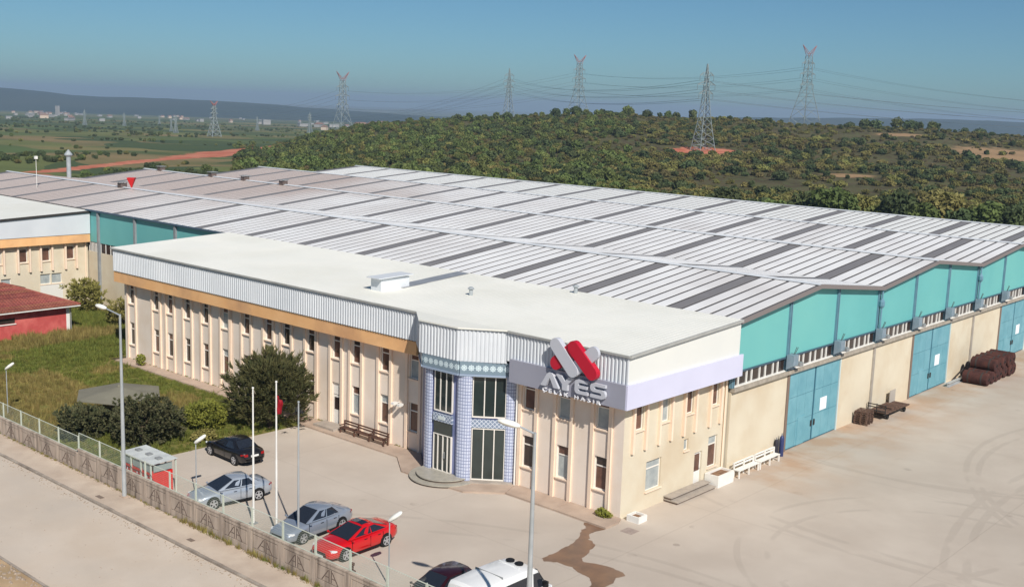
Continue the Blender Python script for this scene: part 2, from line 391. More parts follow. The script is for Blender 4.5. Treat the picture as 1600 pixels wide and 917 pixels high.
# walkway along the front, stepped kerb, in slabs
wk = thing('walkway', 'raised concrete walkway round the foot of the office', 'walkway', (0,-.8,0)); wk['kind'] = 'structure'
W1 = [(-51.2,-1.25),(-26.3,-1.25),(-26.3,-.02),(-51.2,-.02)]
slabs = [W1, [(-26.26,-1.6),(-21.5,-1.6),(-21.5,-.02),(-26.26,-.02)], [(-21.47,-1.6),(-16.25,-1.58),(-16.0,-.02),(-21.47,-.02)],
         [(-16.22,-1.58),(-13.95,-3.3),(-12.4,-3.3),(-13.2,-2.25),(-15.6,-.05),(-15.97,-.02)], [(-10.3,-3.3),(-8.85,-3.2),(-7.0,-1.6),(-7.6,-.02),(-7.75,-.05),(-10.4,-2.2)],
         [(-6.97,-1.58),(-3.4,-1.62),(-3.4,-.02),(-7.57,-.02)], [(-3.37,-1.62),(.35,-1.75),(.35,-.6),(0.1,-.02),(-3.37,-.02)]]
for p in slabs: MB().prism(p, -.02, .11).build('slab', PAVE, wk)
# wet stain running from the corner
PUD = [(-1.07,-1.79),(-.4,-1.2),(.2,-.9),(.33,-1.83),(.15,-2.3),(.2,-3.0),(.54,-3.5),(1.2,-3.75),(1.45,-4.15),(1.5,-4.6),(1.77,-5.2),(1.85,-5.7),(2.24,-6.0),(3.05,-5.63),(3.7,-5.55),(4.3,-5.62),(4.6,-5.85),(4.5,-6.5),(4.75,-7.0),(4.7,-7.6),(4.9,-8.6),(4.3,-8.4),(4.0,-7.7),(3.43,-7.28),(2.9,-7.2),(2.19,-6.93),(1.3,-7.0),(.74,-7.39),(.5,-7.2),(.42,-6.64),(.5,-6.1),(.37,-5.13),(.3,-4.4),(.03,-3.61),(-.25,-3.1),(-.53,-2.74),(-.5,-2.3),(-.9,-2.0)]
PUDC = []
for i, p in enumerate(PUD):
    q = PUD[(i+1) % len(PUD)]
    for k in range(5):
        u = k/5; x, y = p[0]+(q[0]-p[0])*u, p[1]+(q[1]-p[1])*u
        n1 = noise.noise(Vector((x*4, y*4, 0)))*.10; n2 = noise.noise(Vector((x*4, y*4, 7)))*.10
        PUDC.append((x+n1, y+n2))
mb = MB()
bm = bmesh.new(); f = bm.faces.new([bm.verts.new((x,y,.0075)) for x, y in PUDC]); f.normal_update()
if f.normal.z < 0: f.normal_flip()
bmesh.ops.triangulate(bm, faces=bm.faces[:]); pm = bpy.data.meshes.new('puddle'); bm.to_mesh(pm); bm.free()
pm.materials.append(mat('wet_concrete', C(128,98,78), C(106,82,66), .8, .28, spec=.5, c3=C(136,104,78), scale3=1.2))
tag(inst(pm, 'puddle'), 'brown wet stain spreading from the corner of the office', 'puddle')
mb = MB(); mb.box(1.0,-1.35,.0,1.75,-.6,.012)
tag(mb.build('manhole_cover', mat('manhole', C(168,152,142), C(150,136,128), 4, .8)), 'square manhole cover in the yard by the small planter', 'manhole cover')
tag(MB().box(-13.4,-18.5,.1,-12.95,-18.25,.115).build('manhole_cover', mat('drain_brown', C(128,112,100), None, 1, .9)), 'dark drain cover in the pavement in front of the wall', 'manhole cover')
tag(MB().box(-22.2,-18.65,.1,-21.6,-18.4,.112).build('manhole_cover', mat('drain_brown', C(128,112,100), None, 1, .9)), 'dark drain cover beside the foot of the tall left lamp', 'manhole cover')

# ------------------------------------------------------------------ office building
T, T2, T3, TB = 9.36, 7.48, 6.56, 9.90; YF = -.68; YB = 10.72; XL, XR = -51.65, 0.0
office = thing('office_building', 'cream two-storey office with white cladding, orange band and tiled entrance bay', 'building', (-25,5,0))
WXU = [-50.9,-47.15,-45.1,-42.6,-40.1,-37.5,-34.8,-32.1,-30.0,-27.25,-24.5,-22.45,-19.6,-16.85]
WXR = [-7.2,-4.6,-1.9]; WW = .84; DOORX = -24.5
holes = []; up = []; low = []
for x in WXU+WXR:
    holes.append((x, x+WW, 4.8, 6.36)); up.append(x)
    if x == DOORX: holes.append((x-.02, x+WW+.02, .12, 3.1))
    else: holes.append((x, x+WW, 1.32, 3.22)); low.append(x)
mb = MB(); holes_wall(mb, lambda a, z, d: (a, d, z), XL, -15.6, 0, T3-.05, [h for h in holes if h[0] < -15.6], .22)
mb.quad((XL,0,0),(XL,0,T3-.05),(XL,YB,T3-.05),(XL,YB,0))
mb.build('front_wall', WALL, office)
mb = MB(); holes_wall(mb, lambda a, z, d: (a, d, z), -7.8, XR, 0, T3-.05, [h for h in holes if h[0] > -8], .22)
mb.build('front_wall', WALL, office)
SW = [(.98,4.78,6.3),(3.52,4.78,6.3),(6.05,4.78,6.3),(8.85,4.78,6.3)]
sh = [(y, y+.82, a, b) for y, a, b in SW]+[(2.3,3.78,1.02,2.76),(6.08,6.55,2.6,3.28),(7.32,8.16,.2,2.2),(8.8,9.8,.95,2.88)]
mb = MB(); holes_wall(mb, lambda a, z, d: (XR-d, a, z), 0, YB, 0, T3-.05, sh, .2)
mb.build('side_wall', SIDEW, office)
# interior back plane so that openings are closed
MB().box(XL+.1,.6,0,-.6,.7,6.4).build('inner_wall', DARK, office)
# fins
FINF = MB().box(-.11,-.13,.11,.11,-.002,T3-.06).mesh('fin', PEACH)
for x in WXU:
    for dx in (-.2, WW+.2): instw(FINF, 'fin', office, (x+dx,0,0))
for x in WXR:
    for dx in (-.2, WW+.2): instw(FINF, 'fin', office, (x+dx,0,0))
FINS = MB().box(.002,-.09,3.57,.16,.09,T3-.06).mesh('fin', PEACH)
for y, a, b in SW:
    for dy in (-.2, .82+.2): instw(FINS, 'fin', office, (0,y+dy,0))
# windows
def window_set(w_, h_, split, face):
    """meshes of a window in local coords; face 'F' looks to -y (x = width), 'S' looks to +x (y = width)"""
    fr = MB(); pa = []; b = .055
    def bx(m_, a0, z0, a1, z1, d0, d1):
        if face == 'F': m_.box(a0, d0, z0, a1, d1, z1)
        else: m_.box(-d1, a0, z0, -d0, a1, z1)
    bx(fr, 0,0, b,h_, .10,.18); bx(fr, w_-b,0, w_,h_, .10,.18); bx(fr, b,0, w_-b,b, .10,.18); bx(fr, b,h_-b, w_-b,h_, .10,.18)
    zs = [b, h_-b]
    if split:
        zs = [b, split-.035, split+.035, h_-b]; bx(fr, b,split-.035, w_-b,split+.035, .095,.18)
    for z0, z1 in zip(zs[::2], zs[1::2]):
        p = MB(); bx(p, b+.001, z0+.001, w_-b-.001, z1-.001, .135,.15); pa.append(p)
    si = MB(); bx(si, -.06,-.07, w_+.06,-.002, -.10,.1)
    return fr, pa, si
def place_window(parent, sets, loc, mats):
    fr, pa, si = sets
    o = instw(fr, 'window', parent, loc)
    for p, M in zip(pa, mats): inst(p[M], 'pane', o, (0,0,0))
    if si: inst(si, 'sill', o, (0,0,0))
    return o
def wmeshes(w_, h_, split, face, sill=True):
    fr, pa, si = window_set(w_, h_, split, face)
    return fr.mesh('window', FRAME), [{k: p.mesh('pane', M) for k, M in (('d',PANE),('b',PANE2),('l',PANE3))} for p in pa], (si.mesh('sill', PEACH) if sill else None)
wU = wmeshes(WW, 1.56, 1.2, 'F'); wL = wmeshes(WW, 1.9, 1.35, 'F')
for i, x in enumerate(up): place_window(office, wU, (x,0,4.8), rnd.choice(['dd','bd','bd','bb','db','bb','lb']))
for i, x in enumerate(low):
    k = 'bl' if x in (-22.45,-4.6) else rnd.choice(['db','dd','bd','bb','lb','bl'])
    place_window(office, wL, (x,0,1.32), k[::-1])
wS = wmeshes(.82, 1.52, 0, 'S')
for (y, a, b), k in zip(SW, 'blbb'): place_window(office, wS, (0,y,4.78), k)
place_window(office, wmeshes(1.48,1.74,1.28,'S'), (0,2.3,1.02), 'll')
place_window(office, wmeshes(.47,.68,0,'S'), (0,6.08,2.6), 'l')
place_window(office, wmeshes(1.0,1.93,1.4,'S'), (0,8.8,.95), 'bl')
# doors
d = MB(); d.box(DOORX,.12,.14,DOORX+WW,.17,2.2); d.box(DOORX,.12,2.25,DOORX+WW,.16,3.06); dd = d.build('door', WHITE, office)
MB().box(DOORX+.12,.105,1.2,DOORX+WW-.12,.12,2.05).build('pane', PANE, dd)
MB().box(DOORX+.7,.06,1.1,DOORX+.76,.12,1.14).build('handle', GALV, dd)
MB().box(DOORX-.6,-1.15,.11,DOORX+1.5,-.005,.26).build('door_step', STEPC, office)
d = MB(); d.box(-.16,7.33,.2,-.11,8.15,2.19); dd = d.build('door', WHITE, office)
MB().box(-.112,7.45,1.0,-.095,8.03,2.05).build('pane', PANE2, dd)
MB().box(-.112,8.02,1.08,-.05,8.08,1.12).build('handle', GALV, dd)
# fascia: corrugated white cladding and orange band
def corr(mb, p0, p1, z0, z1, out, pitch=.25, dep=.06):
    p0, p1 = Vector(p0), Vector(p1); L_ = (p1-p0).length; d = (p1-p0)/L_; n = max(1, round(L_/pitch)); pt = L_/n; o = Vector(out)
    pts = []
    for i in range(n):
        for u, e in ((0,0),(.42,0),(.52,1),(.9,1)): pts.append(p0+d*((i+u)*pt)+o*(dep*e))
    pts.append(p1)
    k = len(pts)
    mb.add([(p.x,p.y,z0) for p in pts]+[(p.x,p.y,z1) for p in pts], [(i,i+1,k+i+1,k+i) for i in range(k-1)])
mb = MB(); corr(mb, (-52.2,YF), (-15.45,YF), T2, T, (0,-1)); mb.quad((-52.2,YF,T2),(-52.2,YF,T),(-52.2,YB,TB),(-52.2,YB,T2)); mb.build('cladding', METAL, office)
mb = MB(); corr(mb, (-8.1,YF), (.6,YF), 7.6, T, (0,-1)); mb.build('cladding', METAL, office)
BAYO = [(-15.55,-.66),(-13.5,-2.35),(-10.4,-2.28),(-8.05,-.62)]
for (a, b) in zip(BAYO, BAYO[1:]):
    dv = Vector((b[0]-a[0], b[1]-a[1])).normalized(); mb = MB(); corr(mb, a, b, 7.4, T, (dv.y,-dv.x)); mb.build('bay_cladding', METAL, office)
MB().quad((.6,YF,7.7),(.6,YB,7.7),(.6,YB,TB-.06),(.6,YF,T-.06)).build('side_cladding', mat('side_cladding_white', C(226,226,220), C(220,221,216), .2, .5), office)
mb = MB(); mb.box(-52.15,-.65,T3,-15.6,.05,T2-.06); mb.box(-52.15,.05,T3,-51.6,YB,T2-.06); mb.build('orange_band', BAND, office)
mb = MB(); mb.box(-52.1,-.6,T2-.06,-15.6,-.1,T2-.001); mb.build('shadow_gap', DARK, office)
mb = MB(); mb.box(-7.8,-.6,T3-.06,.5,.0,T3+.2); mb.box(.001,.0,T3-.06,.5,YB,T3+.2); mb.build('soffit', PEACH, office)
# roof with fine seams, rising to the back
mb = MB()
mb.box(-52.3,YF-.02,T-.12,.68,YF+.0,T+.02)
roofp = [(-52.3,YF-.1),( -15.5,YF-.1),(-15.55,-.75),(-13.55,-2.5),(-10.35,-2.42),(-7.95,-.74),(-7.9,YF-.1),(.7,YF-.1),(.7,YB+.02),(-52.3,YB+.02)]
zr = lambda y: T+.02+(TB-T)*max(0,(y-YF))/(YB-YF)
mainp = [(-52.3,YF-.1),(.7,YF-.1),(.7,YB+.02),(-52.3,YB+.02)]; bayp = [(-15.55,YF-.1),(-13.55,-2.5),(-10.35,-2.42),(-7.95,YF-.1)]
mb = MB()
for pp, dz in ((mainp,.03),(bayp,.03)):
    n = len(pp); mb.add([(x,y,zr(y)+dz) for x,y in pp]+[(x,y,zr(y)-.06) for x,y in pp], [tuple(range(n))]+[(i,n+i,n+(i+1)%n,(i+1)%n) for i in range(n)])
roof = mb.build('roof', ROOFW, office)
mb = MB()
k = 0
x = -52.0
while x < .6:
    mb.add([(x,YF-.05,zr(YF)+.031),(x+.05,YF-.05,zr(YF)+.031),(x+.05,YB,zr(YB)+.031),(x,YB,zr(YB)+.031),(x+.012,YF-.05,zr(YF)+.038),(x+.038,YF-.05,zr(YF)+.038),(x+.038,YB,zr(YB)+.038),(x+.012,YB,zr(YB)+.038)], [(4,5,6,7),(0,4,7,3),(5,1,2,6),(0,1,5,4)])
    x += .33
tag(mb.build('roof_seam', ROOFW, roof), None, kind='stuff')
mb = MB()
mb.box(-52.34,YF-.16,T-.08,-15.5,YF-.1,T+.03); mb.box(-7.9,YF-.16,T-.08,.7,YF-.1,T+.03); mb.build('gutter', TRIM, office)
mb = MB(); mb.add([(.7,YF-.1,T-.1),(.78,YF-.1,T-.1),(.78,YF-.1,T+.06),(.7,YF-.1,T+.06),(.7,YB,TB-.1),(.78,YB,TB-.1),(.78,YB,TB+.06),(.7,YB,TB+.06)], [(0,1,2,3),(1,5,6,2),(3,2,6,7),(0,4,5,1),(4,7,6,5)]); mb.build('verge_trim', TRIM, office)
mb = MB(); z1, z2 = zr(3.6)+.055, zr(10.6)+.055
mb.add([(-22.6,3.6,z1),(-21.4,3.6,z1),(-21.9,10.6,z2),(-23.1,10.6,z2)],[(0,1,2,3)]); mb.build('skylight', mat('skylight_grey', C(150,152,156), C(136,138,142), 1, .4), roof)
# entrance bay
TILE_B = bpy.data.materials.new('blue_tile'); TILE_B.use_nodes = True
def tile_mat(M, sx, sz, c1, c2, cg, rough=.25):
    t = M.node_tree; N = t.nodes; L = t.links; b = N['Principled BSDF']; b.inputs['Roughness'].default_value = rough
    g = N.new('ShaderNodeNewGeometry'); s_ = N.new('ShaderNodeSeparateXYZ'); L.new(g.outputs['Position'], s_.inputs[0])
    ad = N.new('ShaderNodeMath'); ad.operation = 'ADD'; L.new(s_.outputs[0], ad.inputs[0])
    ml = N.new('ShaderNodeMath'); ml.operation = 'MULTIPLY'; ml.inputs[1].default_value = .9; L.new(s_.outputs[1], ml.inputs[0]); L.new(ml.outputs[0], ad.inputs[1])
    cb = N.new('ShaderNodeCombineXYZ'); L.new(ad.outputs[0], cb.inputs[0]); L.new(s_.outputs[2], cb.inputs[1])
    br = N.new('ShaderNodeTexBrick'); br.offset = 0; br.inputs['Scale'].default_value = 1; br.inputs['Brick Width'].default_value = sx; br.inputs['Row Height'].default_value = sz
    br.inputs['Mortar Size'].default_value = .022; br.inputs['Color1'].default_value = c1; br.inputs['Color2'].default_value = c2; br.inputs['Mortar'].default_value = cg
    L.new(cb.outputs[0], br.inputs['Vector']); L.new(br.outputs[0], b.inputs['Base Color'])
tile_mat(TILE_B, .2, .2, C(202,208,224), C(192,200,220), C(128,136,168))
TILE_D = mat('blue_tile_plain', C(126,134,172), C(114,124,164), 2, .3)
def frieze_mat(name, pitch, c_bg, c_fg, diamond=False):
    M = bpy.data.materials.new(name); M.use_nodes = True; t = M.node_tree; N = t.nodes; L = t.links; b = N['Principled BSDF']; b.inputs['Roughness'].default_value = .4
    tc = N.new('ShaderNodeTexCoord'); s_ = N.new('ShaderNodeSeparateXYZ'); L.new(tc.outputs['Object'], s_.inputs[0])
    def M_(op, a, c=None):
        n_ = N.new('ShaderNodeMath'); n_.operation = op
        for i, v in enumerate((a, c)):
            if v is None: continue
            if isinstance(v, (int, float)): n_.inputs[i].default_value = v
            else: L.new(v, n_.inputs[i])
        return n_.outputs[0]
    u = M_('SUBTRACT', M_('FRACT', M_('DIVIDE', s_.outputs[0], pitch)), .5); v = M_('DIVIDE', s_.outputs[2], pitch)
    if diamond:
        v = M_('SUBTRACT', M_('FRACT', v), .5)
        d = M_('ADD', M_('ABSOLUTE', u), M_('ABSOLUTE', v)); msk = M_('COMPARE', d, .5); msk.node.inputs[2].default_value = .10
    else:
        r = M_('SQRT', M_('ADD', M_('MULTIPLY', u, u), M_('MULTIPLY', v, v))); th = M_('ARCTAN2', v, u)
        lim = M_('ADD', .40, M_('MULTIPLY', M_('COSINE', M_('MULTIPLY', th, 8)), .055))
        msk = M_('MULTIPLY', M_('LESS_THAN', r, lim), M_('SUBTRACT', 1, M_('MULTIPLY', M_('LESS_THAN', M_('ABSOLUTE', M_('SUBTRACT', r, .22)), .035), .6)))
    mx = N.new('ShaderNodeMix'); mx.data_type = 'RGBA'; L.new(msk, mx.inputs[0]); mx.inputs[6].default_value = c_bg; mx.inputs[7].default_value = c_fg
    L.new(mx.outputs[2], b.inputs['Base Color']); return M
FRZ = frieze_mat('frieze_star', .42, C(124,142,154), C(206,222,226)); FRZ2 = frieze_mat('frieze_diamond', .26, C(126,140,160), C(206,212,222), True)
BAY = [(-15.6,0),(-13.2,-2.05),(-10.4,-2.0),(-7.8,.05)]
def facade_seg(a, b, parts, off=0):
    """local frame of a bay face: origin a, x along the face, -y outwards"""
    e = bpy.data.objects.new('bay_face', None)
    return e
def bay_obj(name, mb, M, a, b, z, parent=office):
    o = instw(mb.mesh(name, M), name, parent, (a[0],a[1],z)); o.rotation_euler = (0,0,math.atan2(b[1]-a[1], b[0]-a[0])); return o
for i, (a, b) in enumerate(zip(BAY, BAY[1:])):
    L_ = math.hypot(b[0]-a[0], b[1]-a[1])
    bay_obj('frieze', MB().box(-.05,-.32,-.36,L_+.05,.1,.36), FRZ, a, b, 7.03)
    bay_obj('frieze_lip', MB().box(-.05,-.36,-.06,L_+.05,.1,.06), mat('lip_blue_grey', C(150,166,186), None), a, b, 6.6)
    if i == 0:
        bay_obj('tiled_wall', MB().box(0,0,0,L_,.2,6.5), TILE_D, a, b, 0); continue
    m0, m1 = .72, L_-.62
    bay_obj('tiled_wall', MB().box(0,.06,0,L_,.25,6.54), TILE_D, a, b, 0)
    # upper glazing
    fr = MB(); zt, zb = 6.5, 4.0
    def frame3(x0, x1, z0, z1, cols_, y0=-.06, y1=.05, t_=.06):
        f_ = MB()
        f_.box(x0,y0,z0,x1,y1,z0+t_*1.4); f_.box(x0,y0,z1-t_,x1,y1,z1)
        xs = [x0+(x1-x0)*c for c in cols_]
        for c in xs: f_.box(c-t_/2 if c not in (x0,) else c, y0, z0+t_*1.4, c+t_/2 if c != x0 else c+t_, y1, z1-t_)
        return f_
    cs = (0,.36,.68,1) if i == 2 else (0,.34,.67,1)
    wo = bay_obj('glazing', frame3(m0, m1, zb, zt, cs), FRAME, a, b, 0)
    for c0, c1 in zip(cs, cs[1:]):
        inst(MB().box(m0+(m1-m0)*c0+.035,-.02,zb+.09,m0+(m1-m0)*c1-.035,-.005,zt-.07).mesh('pane', GLASS), 'pane', wo, (0,0,0))
    bay_obj('panel_frieze', MB().box(m0-.05,-.10,-.26,m1+.05,.055,.22), FRZ2, a, b, 3.66)
    if i == 1:
        bay_obj('name_plate', MB().box(L_/2-.28,-.13,-.11,L_/2+.28,-.1,.11), mat('plate_pale', C(206,214,214), None), a, b, 3.64)
        bay_obj('door_hood', MB().box(m0,-.05,2.62,m1,.05,3.4), GLASS, a, b, 0)
        wo = bay_obj('entrance_door', frame3(m0, m1, .3, 2.62, (0,.26,.54,.8,1), -.08, .05, .055), FRAME, a, b, 0); cs = (0,.26,.54,.8,1); z0, z1 = .39, 2.56
        inst(MB().box(m0+.95,-.13,1.2,m0+.98,-.09,1.6).mesh('handle', GALV), 'handle', wo, (0,0,0))
    else:
        wo = bay_obj('glazing', frame3(m0, m1, .18, 3.36, cs), FRAME, a, b, 0); z0, z1 = .27, 3.29
    for c0, c1 in zip(cs, cs[1:]):
        inst(MB().box(m0+(m1-m0)*c0+.035,-.02,z0,m0+(m1-m0)*c1-.035,-.005,z1).mesh('pane', GLASS), 'pane', wo, (0,0,0))
def rcol(cx, cy, wd, dp, ang, z1):
    pts = []
    for k in range(13):
        t_ = math.pi+math.pi*k/12; x, y = wd/2*math.cos(t_), dp*math.sin(t_)
        pts.append((cx+x*math.cos(ang)-y*math.sin(ang), cy+x*math.sin(ang)+y*math.cos(ang)))
    pts += [(cx+.0-.3*0, cy+.3)]
    return MB().prism(pts, .0, z1)
rcol(-12.98,-2.05,.78,.16,-.2,6.54).build('tiled_column', TILE_B, office, smooth=40)
rcol(-10.15,-1.9,.95,.22,.35,6.54).build('tiled_column', TILE_B, office, smooth=40)
rcol(-8.0,-.18,.62,.14,.67,6.54).build('tiled_column', TILE_B, office, smooth=40)
for r_, z0, z1, nm in ((2.15,.0,.17,'step'),(1.72,.17,.34,'step')):
    pts = [(-11.55+r_*math.cos(t_), -1.98+r_*1.0*math.sin(t_)) for t_ in [math.pi+math.pi*k/28 for k in range(29)]]
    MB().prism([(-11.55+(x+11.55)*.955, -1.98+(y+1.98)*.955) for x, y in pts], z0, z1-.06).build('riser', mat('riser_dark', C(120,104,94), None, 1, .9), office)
    MB().prism(pts, z1-.06, z1).build(nm, mat('step_terrazzo', C(176,170,156), C(158,153,141), 3, .4), office)
MB().prism([(-10.2,-2.35),(-9.6,-2.05),(-7.6,-.35),(-7.8,-.1),(-10.4,-1.9)], .1, .2).build('plinth', STEPC, office)
MB().box(-.42,0,0,-.4,0,0) if 0 else None
dp = MB(); dp.tube((-7.55,-.22,.1),(-7.55,-.22,6.5),.05,n=8); dp.build('downpipe', WHITE, office)
dp = MB(); dp.tube((-.75,-.1,.1),(-.75,-.1,6.5),.055,n=8); dp.build('downpipe', PEACH, office)
dp = MB(); dp.tube((-36.2,-.1,.1),(-36.2,-.1,6.5),.05,n=8); dp.build('downpipe', PEACH, office)
dp = MB(); dp.tube((-26.0,-.1,.1),(-26.0,-.1,6.5),.05,n=8); dp.build('downpipe', PEACH, office)
dp = MB(); dp.tube((.09,10.35,.0),(.09,10.35,6.5),.055,n=8); dp.build('downpipe', PEACH, office)
for dx in (0,.55):
    s_ = MB(); s_.box(-17.9+dx,-.62,2.95,-17.65+dx,-.25,3.1); s_.box(-17.8+dx,-.26,3.0,-17.75+dx,0,3.05); s_.build('wall_light', WHITE, office)
# steps at the side door
st_ = thing('door_steps', 'two long grey steps below the side door of the office', 'steps', (.5,6,0))
for xo, z0, z1 in ((1.0,.0,.17),(.58,.17,.34)):
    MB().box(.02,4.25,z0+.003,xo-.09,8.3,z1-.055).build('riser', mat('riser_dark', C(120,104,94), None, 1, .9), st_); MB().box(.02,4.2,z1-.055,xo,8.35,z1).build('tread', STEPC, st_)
# roof things
o = thing('roof_hatch', 'white box hatch with tilted lid on the office roof', 'roof hatch', (-22.4,2.1,zr(2)))
mb = MB(); mb.box(-22.7,1.8,zr(1.7)-.02,-21.7,4.4,zr(2)+.85); mb.build('box', METAL, o)
mb = MB(); mb.add([(-22.8,1.45,10.40),(-21.5,1.45,10.40),(-21.5,4.6,10.46),(-22.8,4.6,10.46),(-22.8,1.45,10.46),(-21.5,1.45,10.46),(-21.5,4.6,10.52),(-22.8,4.6,10.52)], [(3,2,1,0),(4,5,6,7),(0,1,5,4),(1,2,6,5),(2,3,7,6),(3,0,4,7)]); mb.build('lid', METAL, o)
for x, y, lb in ((-16.4,5.0,'small round metal roof vent near the skylight strip of the office'),(-11.7,10.2,'small metal roof vent at the joint between office and factory roof')):
    o = thing('roof_vent', lb, 'vent', (x,y,zr(y)), group='small vents on the office roof')
    MB().tube((x,y,zr(y)-.02),(x,y,zr(y)+.42),.13,n=10).build('pipe', GALV, o); MB().lathe((x,y,zr(y)+.40),[(.22,.05),(.24,.08),(.1,.2),(0,.22)],10).build('cap', GALV, o)

# ------------------------------------------------------------------ factory hall
Y0, SP, XF0, XF1 = 10.78, 6.86, -119.0, .17
VZ = 9.85; RZ = [11.0, 10.95, 10.85, 10.65]; RY = [Y0+SP*(1.5+3*i) for i in range(4)]; VY = [Y0+SP*3*i for i in range(5)]
fac = thing('factory_hall', 'long four-gabled factory hall with teal gable wall, blue gates and white ribbed roofs', 'building', (-60,50,0))
def roof_z(y):
    for i in range(4):
        if VY[i] <= y <= RY[i]: return VZ+(RZ[i]-VZ)*(y-VY[i])/(RY[i]-VY[i])
        if RY[i] <= y <= VY[i+1]: return RZ[i]+(VZ-RZ[i])*(y-RY[i])/(VY[i+1]-RY[i])
    return VZ
def roof_sheet_mat(name, cA, cB, dirt):
    M = mat(name, cA, cB, .3, .5, spec=.3, c3=dirt, scale3=.09, stretch=None).copy(); M.name = name
    t = M.node_tree; N = t.nodes; L = t.links; b = N['Principled BSDF']; col = b.inputs['Base Color'].links[0].from_socket
    g = [n for n in N if n.type == 'NEW_GEOMETRY'][0]; s_ = N.new('ShaderNodeSeparateXYZ'); L.new(g.outputs['Position'], s_.inputs[0])
    nz = N.new('ShaderNodeTexNoise'); nz.inputs['Scale'].default_value = .06; nz.inputs['Detail'].default_value = 5; L.new(g.outputs['Position'], nz.inputs['Vector'])
    mm = N.new('ShaderNodeMath'); mm.operation = 'MULTIPLY_ADD'; mm.inputs[1].default_value = 60; L.new(nz.outputs[0], mm.inputs[0]); L.new(s_.outputs[0], mm.inputs[2])
    mr = N.new('ShaderNodeMapRange'); mr.inputs[1].default_value = -28; mr.inputs[2].default_value = -62; mr.inputs[3].default_value = 0; mr.inputs[4].default_value = .85; L.new(mm.outputs[0], mr.inputs[0])
    mx = N.new('ShaderNodeMix'); mx.data_type = 'RGBA'; L.new(mr.outputs[0], mx.inputs[0]); L.new(col, mx.inputs[6]); mx.inputs[7].default_value = C(190,172,162)
    L.new(mx.outputs[2], b.inputs['Base Color']); return M
SHEET = roof_sheet_mat('roof_sheet_white', C(240,239,237), C(232,231,230), C(216,212,209))
SHEET4 = mat('roof_sheet_new', C(236,236,232), C(230,230,226), .3, .5)
GUT = mat('roof_seam_grey', C(98,95,95), None, 1, .7); SKYL = mat('skylight_strip', C(138,134,132), C(120,116,116), .5, .45, c3=C(140,136,132), scale3=.5)
PIT = 7.55; SLOT = PIT/7; XS0 = -4.4-PIT*15-SLOT/2   # left edge of the first skylight strip
def slope_frame(i, front=True):
    ya, za, yb, zb = (VY[i], VZ, RY[i], RZ[i]) if front else (VY[i+1], VZ, RY[i], RZ[i])
    return ya, za, yb, zb
nslot = 0; slot_x = []
x = XS0-SLOT*6*0
while x < XF1+.35:
    slot_x.append(x); x += SLOT
for i in range(4):
    for front in (True, False):
        ya, za, yb, zb = slope_frame(i, front); sg = 1 if front else -1
        rp = MB(); e = .05*sg
        rp.add([(XF0,ya,za),(XF1+.38,ya,za),(XF1+.38,yb,zb),(XF0,yb,zb),(XF0,ya,za-.12),(XF1+.38,ya,za-.12),(XF1+.38,yb,zb-.12),(XF0,yb,zb-.12)], [(0,1,2,3),(1,5,6,2),(0,4,5,1),(7,6,5,4),(3,7,4,0)])
        rp.build('roof_slope', GUT, fac)
        Lx = SLOT-.25; ln = math.hypot(yb-ya, zb-za); ang = math.atan2(zb-za, yb-ya)
        def sheet(x0, x1, t_=.022):
            m_ = MB(); y0_, y1_ = ya+.02*sg, yb-.12*sg
            f0 = (y0_-ya)/(yb-ya); f1 = (y1_-ya)/(yb-ya); z0_, z1_ = za+(zb-za)*f0, za+(zb-za)*f1
            rd = .01
            m_.add([(x0,y0_,z0_+.003),(x0+rd,y0_,z0_+t_),(x1-rd,y0_,z0_+t_),(x1,y0_,z0_+.003),(x0,y1_,z1_+.003),(x0+rd,y1_,z1_+t_),(x1-rd,y1_,z1_+t_),(x1,y1_,z1_+.003)],
                   [(0,1,5,4),(1,2,6,5),(2,3,7,6),(0,3,2,1),(4,5,6,7)]); return m_
        proto = sheet(0, Lx).mesh('roof_sheet', SHEET4 if i == 3 else SHEET); pts_ = sheet(0, Lx, .015).mesh('skylight_strip', SKYL)
        single = front and i < 3
        joined = MB()
        for k, x0 in enumerate(slot_x):
            if x0 < XF0: continue
            wl = min(Lx, XF1+.36-x0)
            if wl < .2: continue
            if k % 7 == 0:
                if front: instw(pts_, 'skylight_strip', fac, (x0+.06,0,0))
                else: joined.v, joined.f, joined.m = joined.v, joined.f, joined.m
                continue
            if single and wl == Lx: instw(proto, 'roof_sheet', fac, (x0+.06,0,0))
            else:
                s2 = sheet(x0+.06, x0+.06+wl); joined.add(s2.v, s2.f)
        if joined.v: tag(joined.build('roof_sheets', SHEET4 if i == 3 else SHEET, fac), None, kind='stuff')
    # ridge cap
    cp = MB(); y, z = RY[i], RZ[i]
    cp.add([(XF0,y-.32,z+.04),(XF0,y,z+.13),(XF0,y+.32,z+.04),(XF1+.4,y-.32,z+.04),(XF1+.4,y,z+.13),(XF1+.4,y+.32,z+.04)], [(0,1,4,3),(1,2,5,4),(3,4,5)]); cp.build('ridge_cap', METAL, fac)
    gt = MB(); gt.box(XF0,VY[i+1]-.3,VZ-.02,XF1+.4,VY[i+1]+.3,VZ+.02); gt.build('valley_gutter', GREY, fac)
# verge trims of the gables (dark edge under the sheets)
for i in range(4):
    for (ya, yb) in ((VY[i], RY[i]), (VY[i+1], RY[i])):
        za, zb = VZ, RZ[i]; v = MB(); xa, xb = XF1+.38, XF1+.46
        v.add([(xa,ya,za-.22),(xb,ya,za-.22),(xb,ya,za+.07),(xa,ya,za+.07),(xa,yb,zb-.22),(xb,yb,zb-.22),(xb,yb,zb+.07),(xa,yb,zb+.07)], [(0,1,2,3),(1,5,6,2),(3,2,6,7),(0,4,5,1),(4,7,6,5)])
        v.build('verge_trim', mat('verge_grey', C(128,120,118), None, 1, .6), fac)
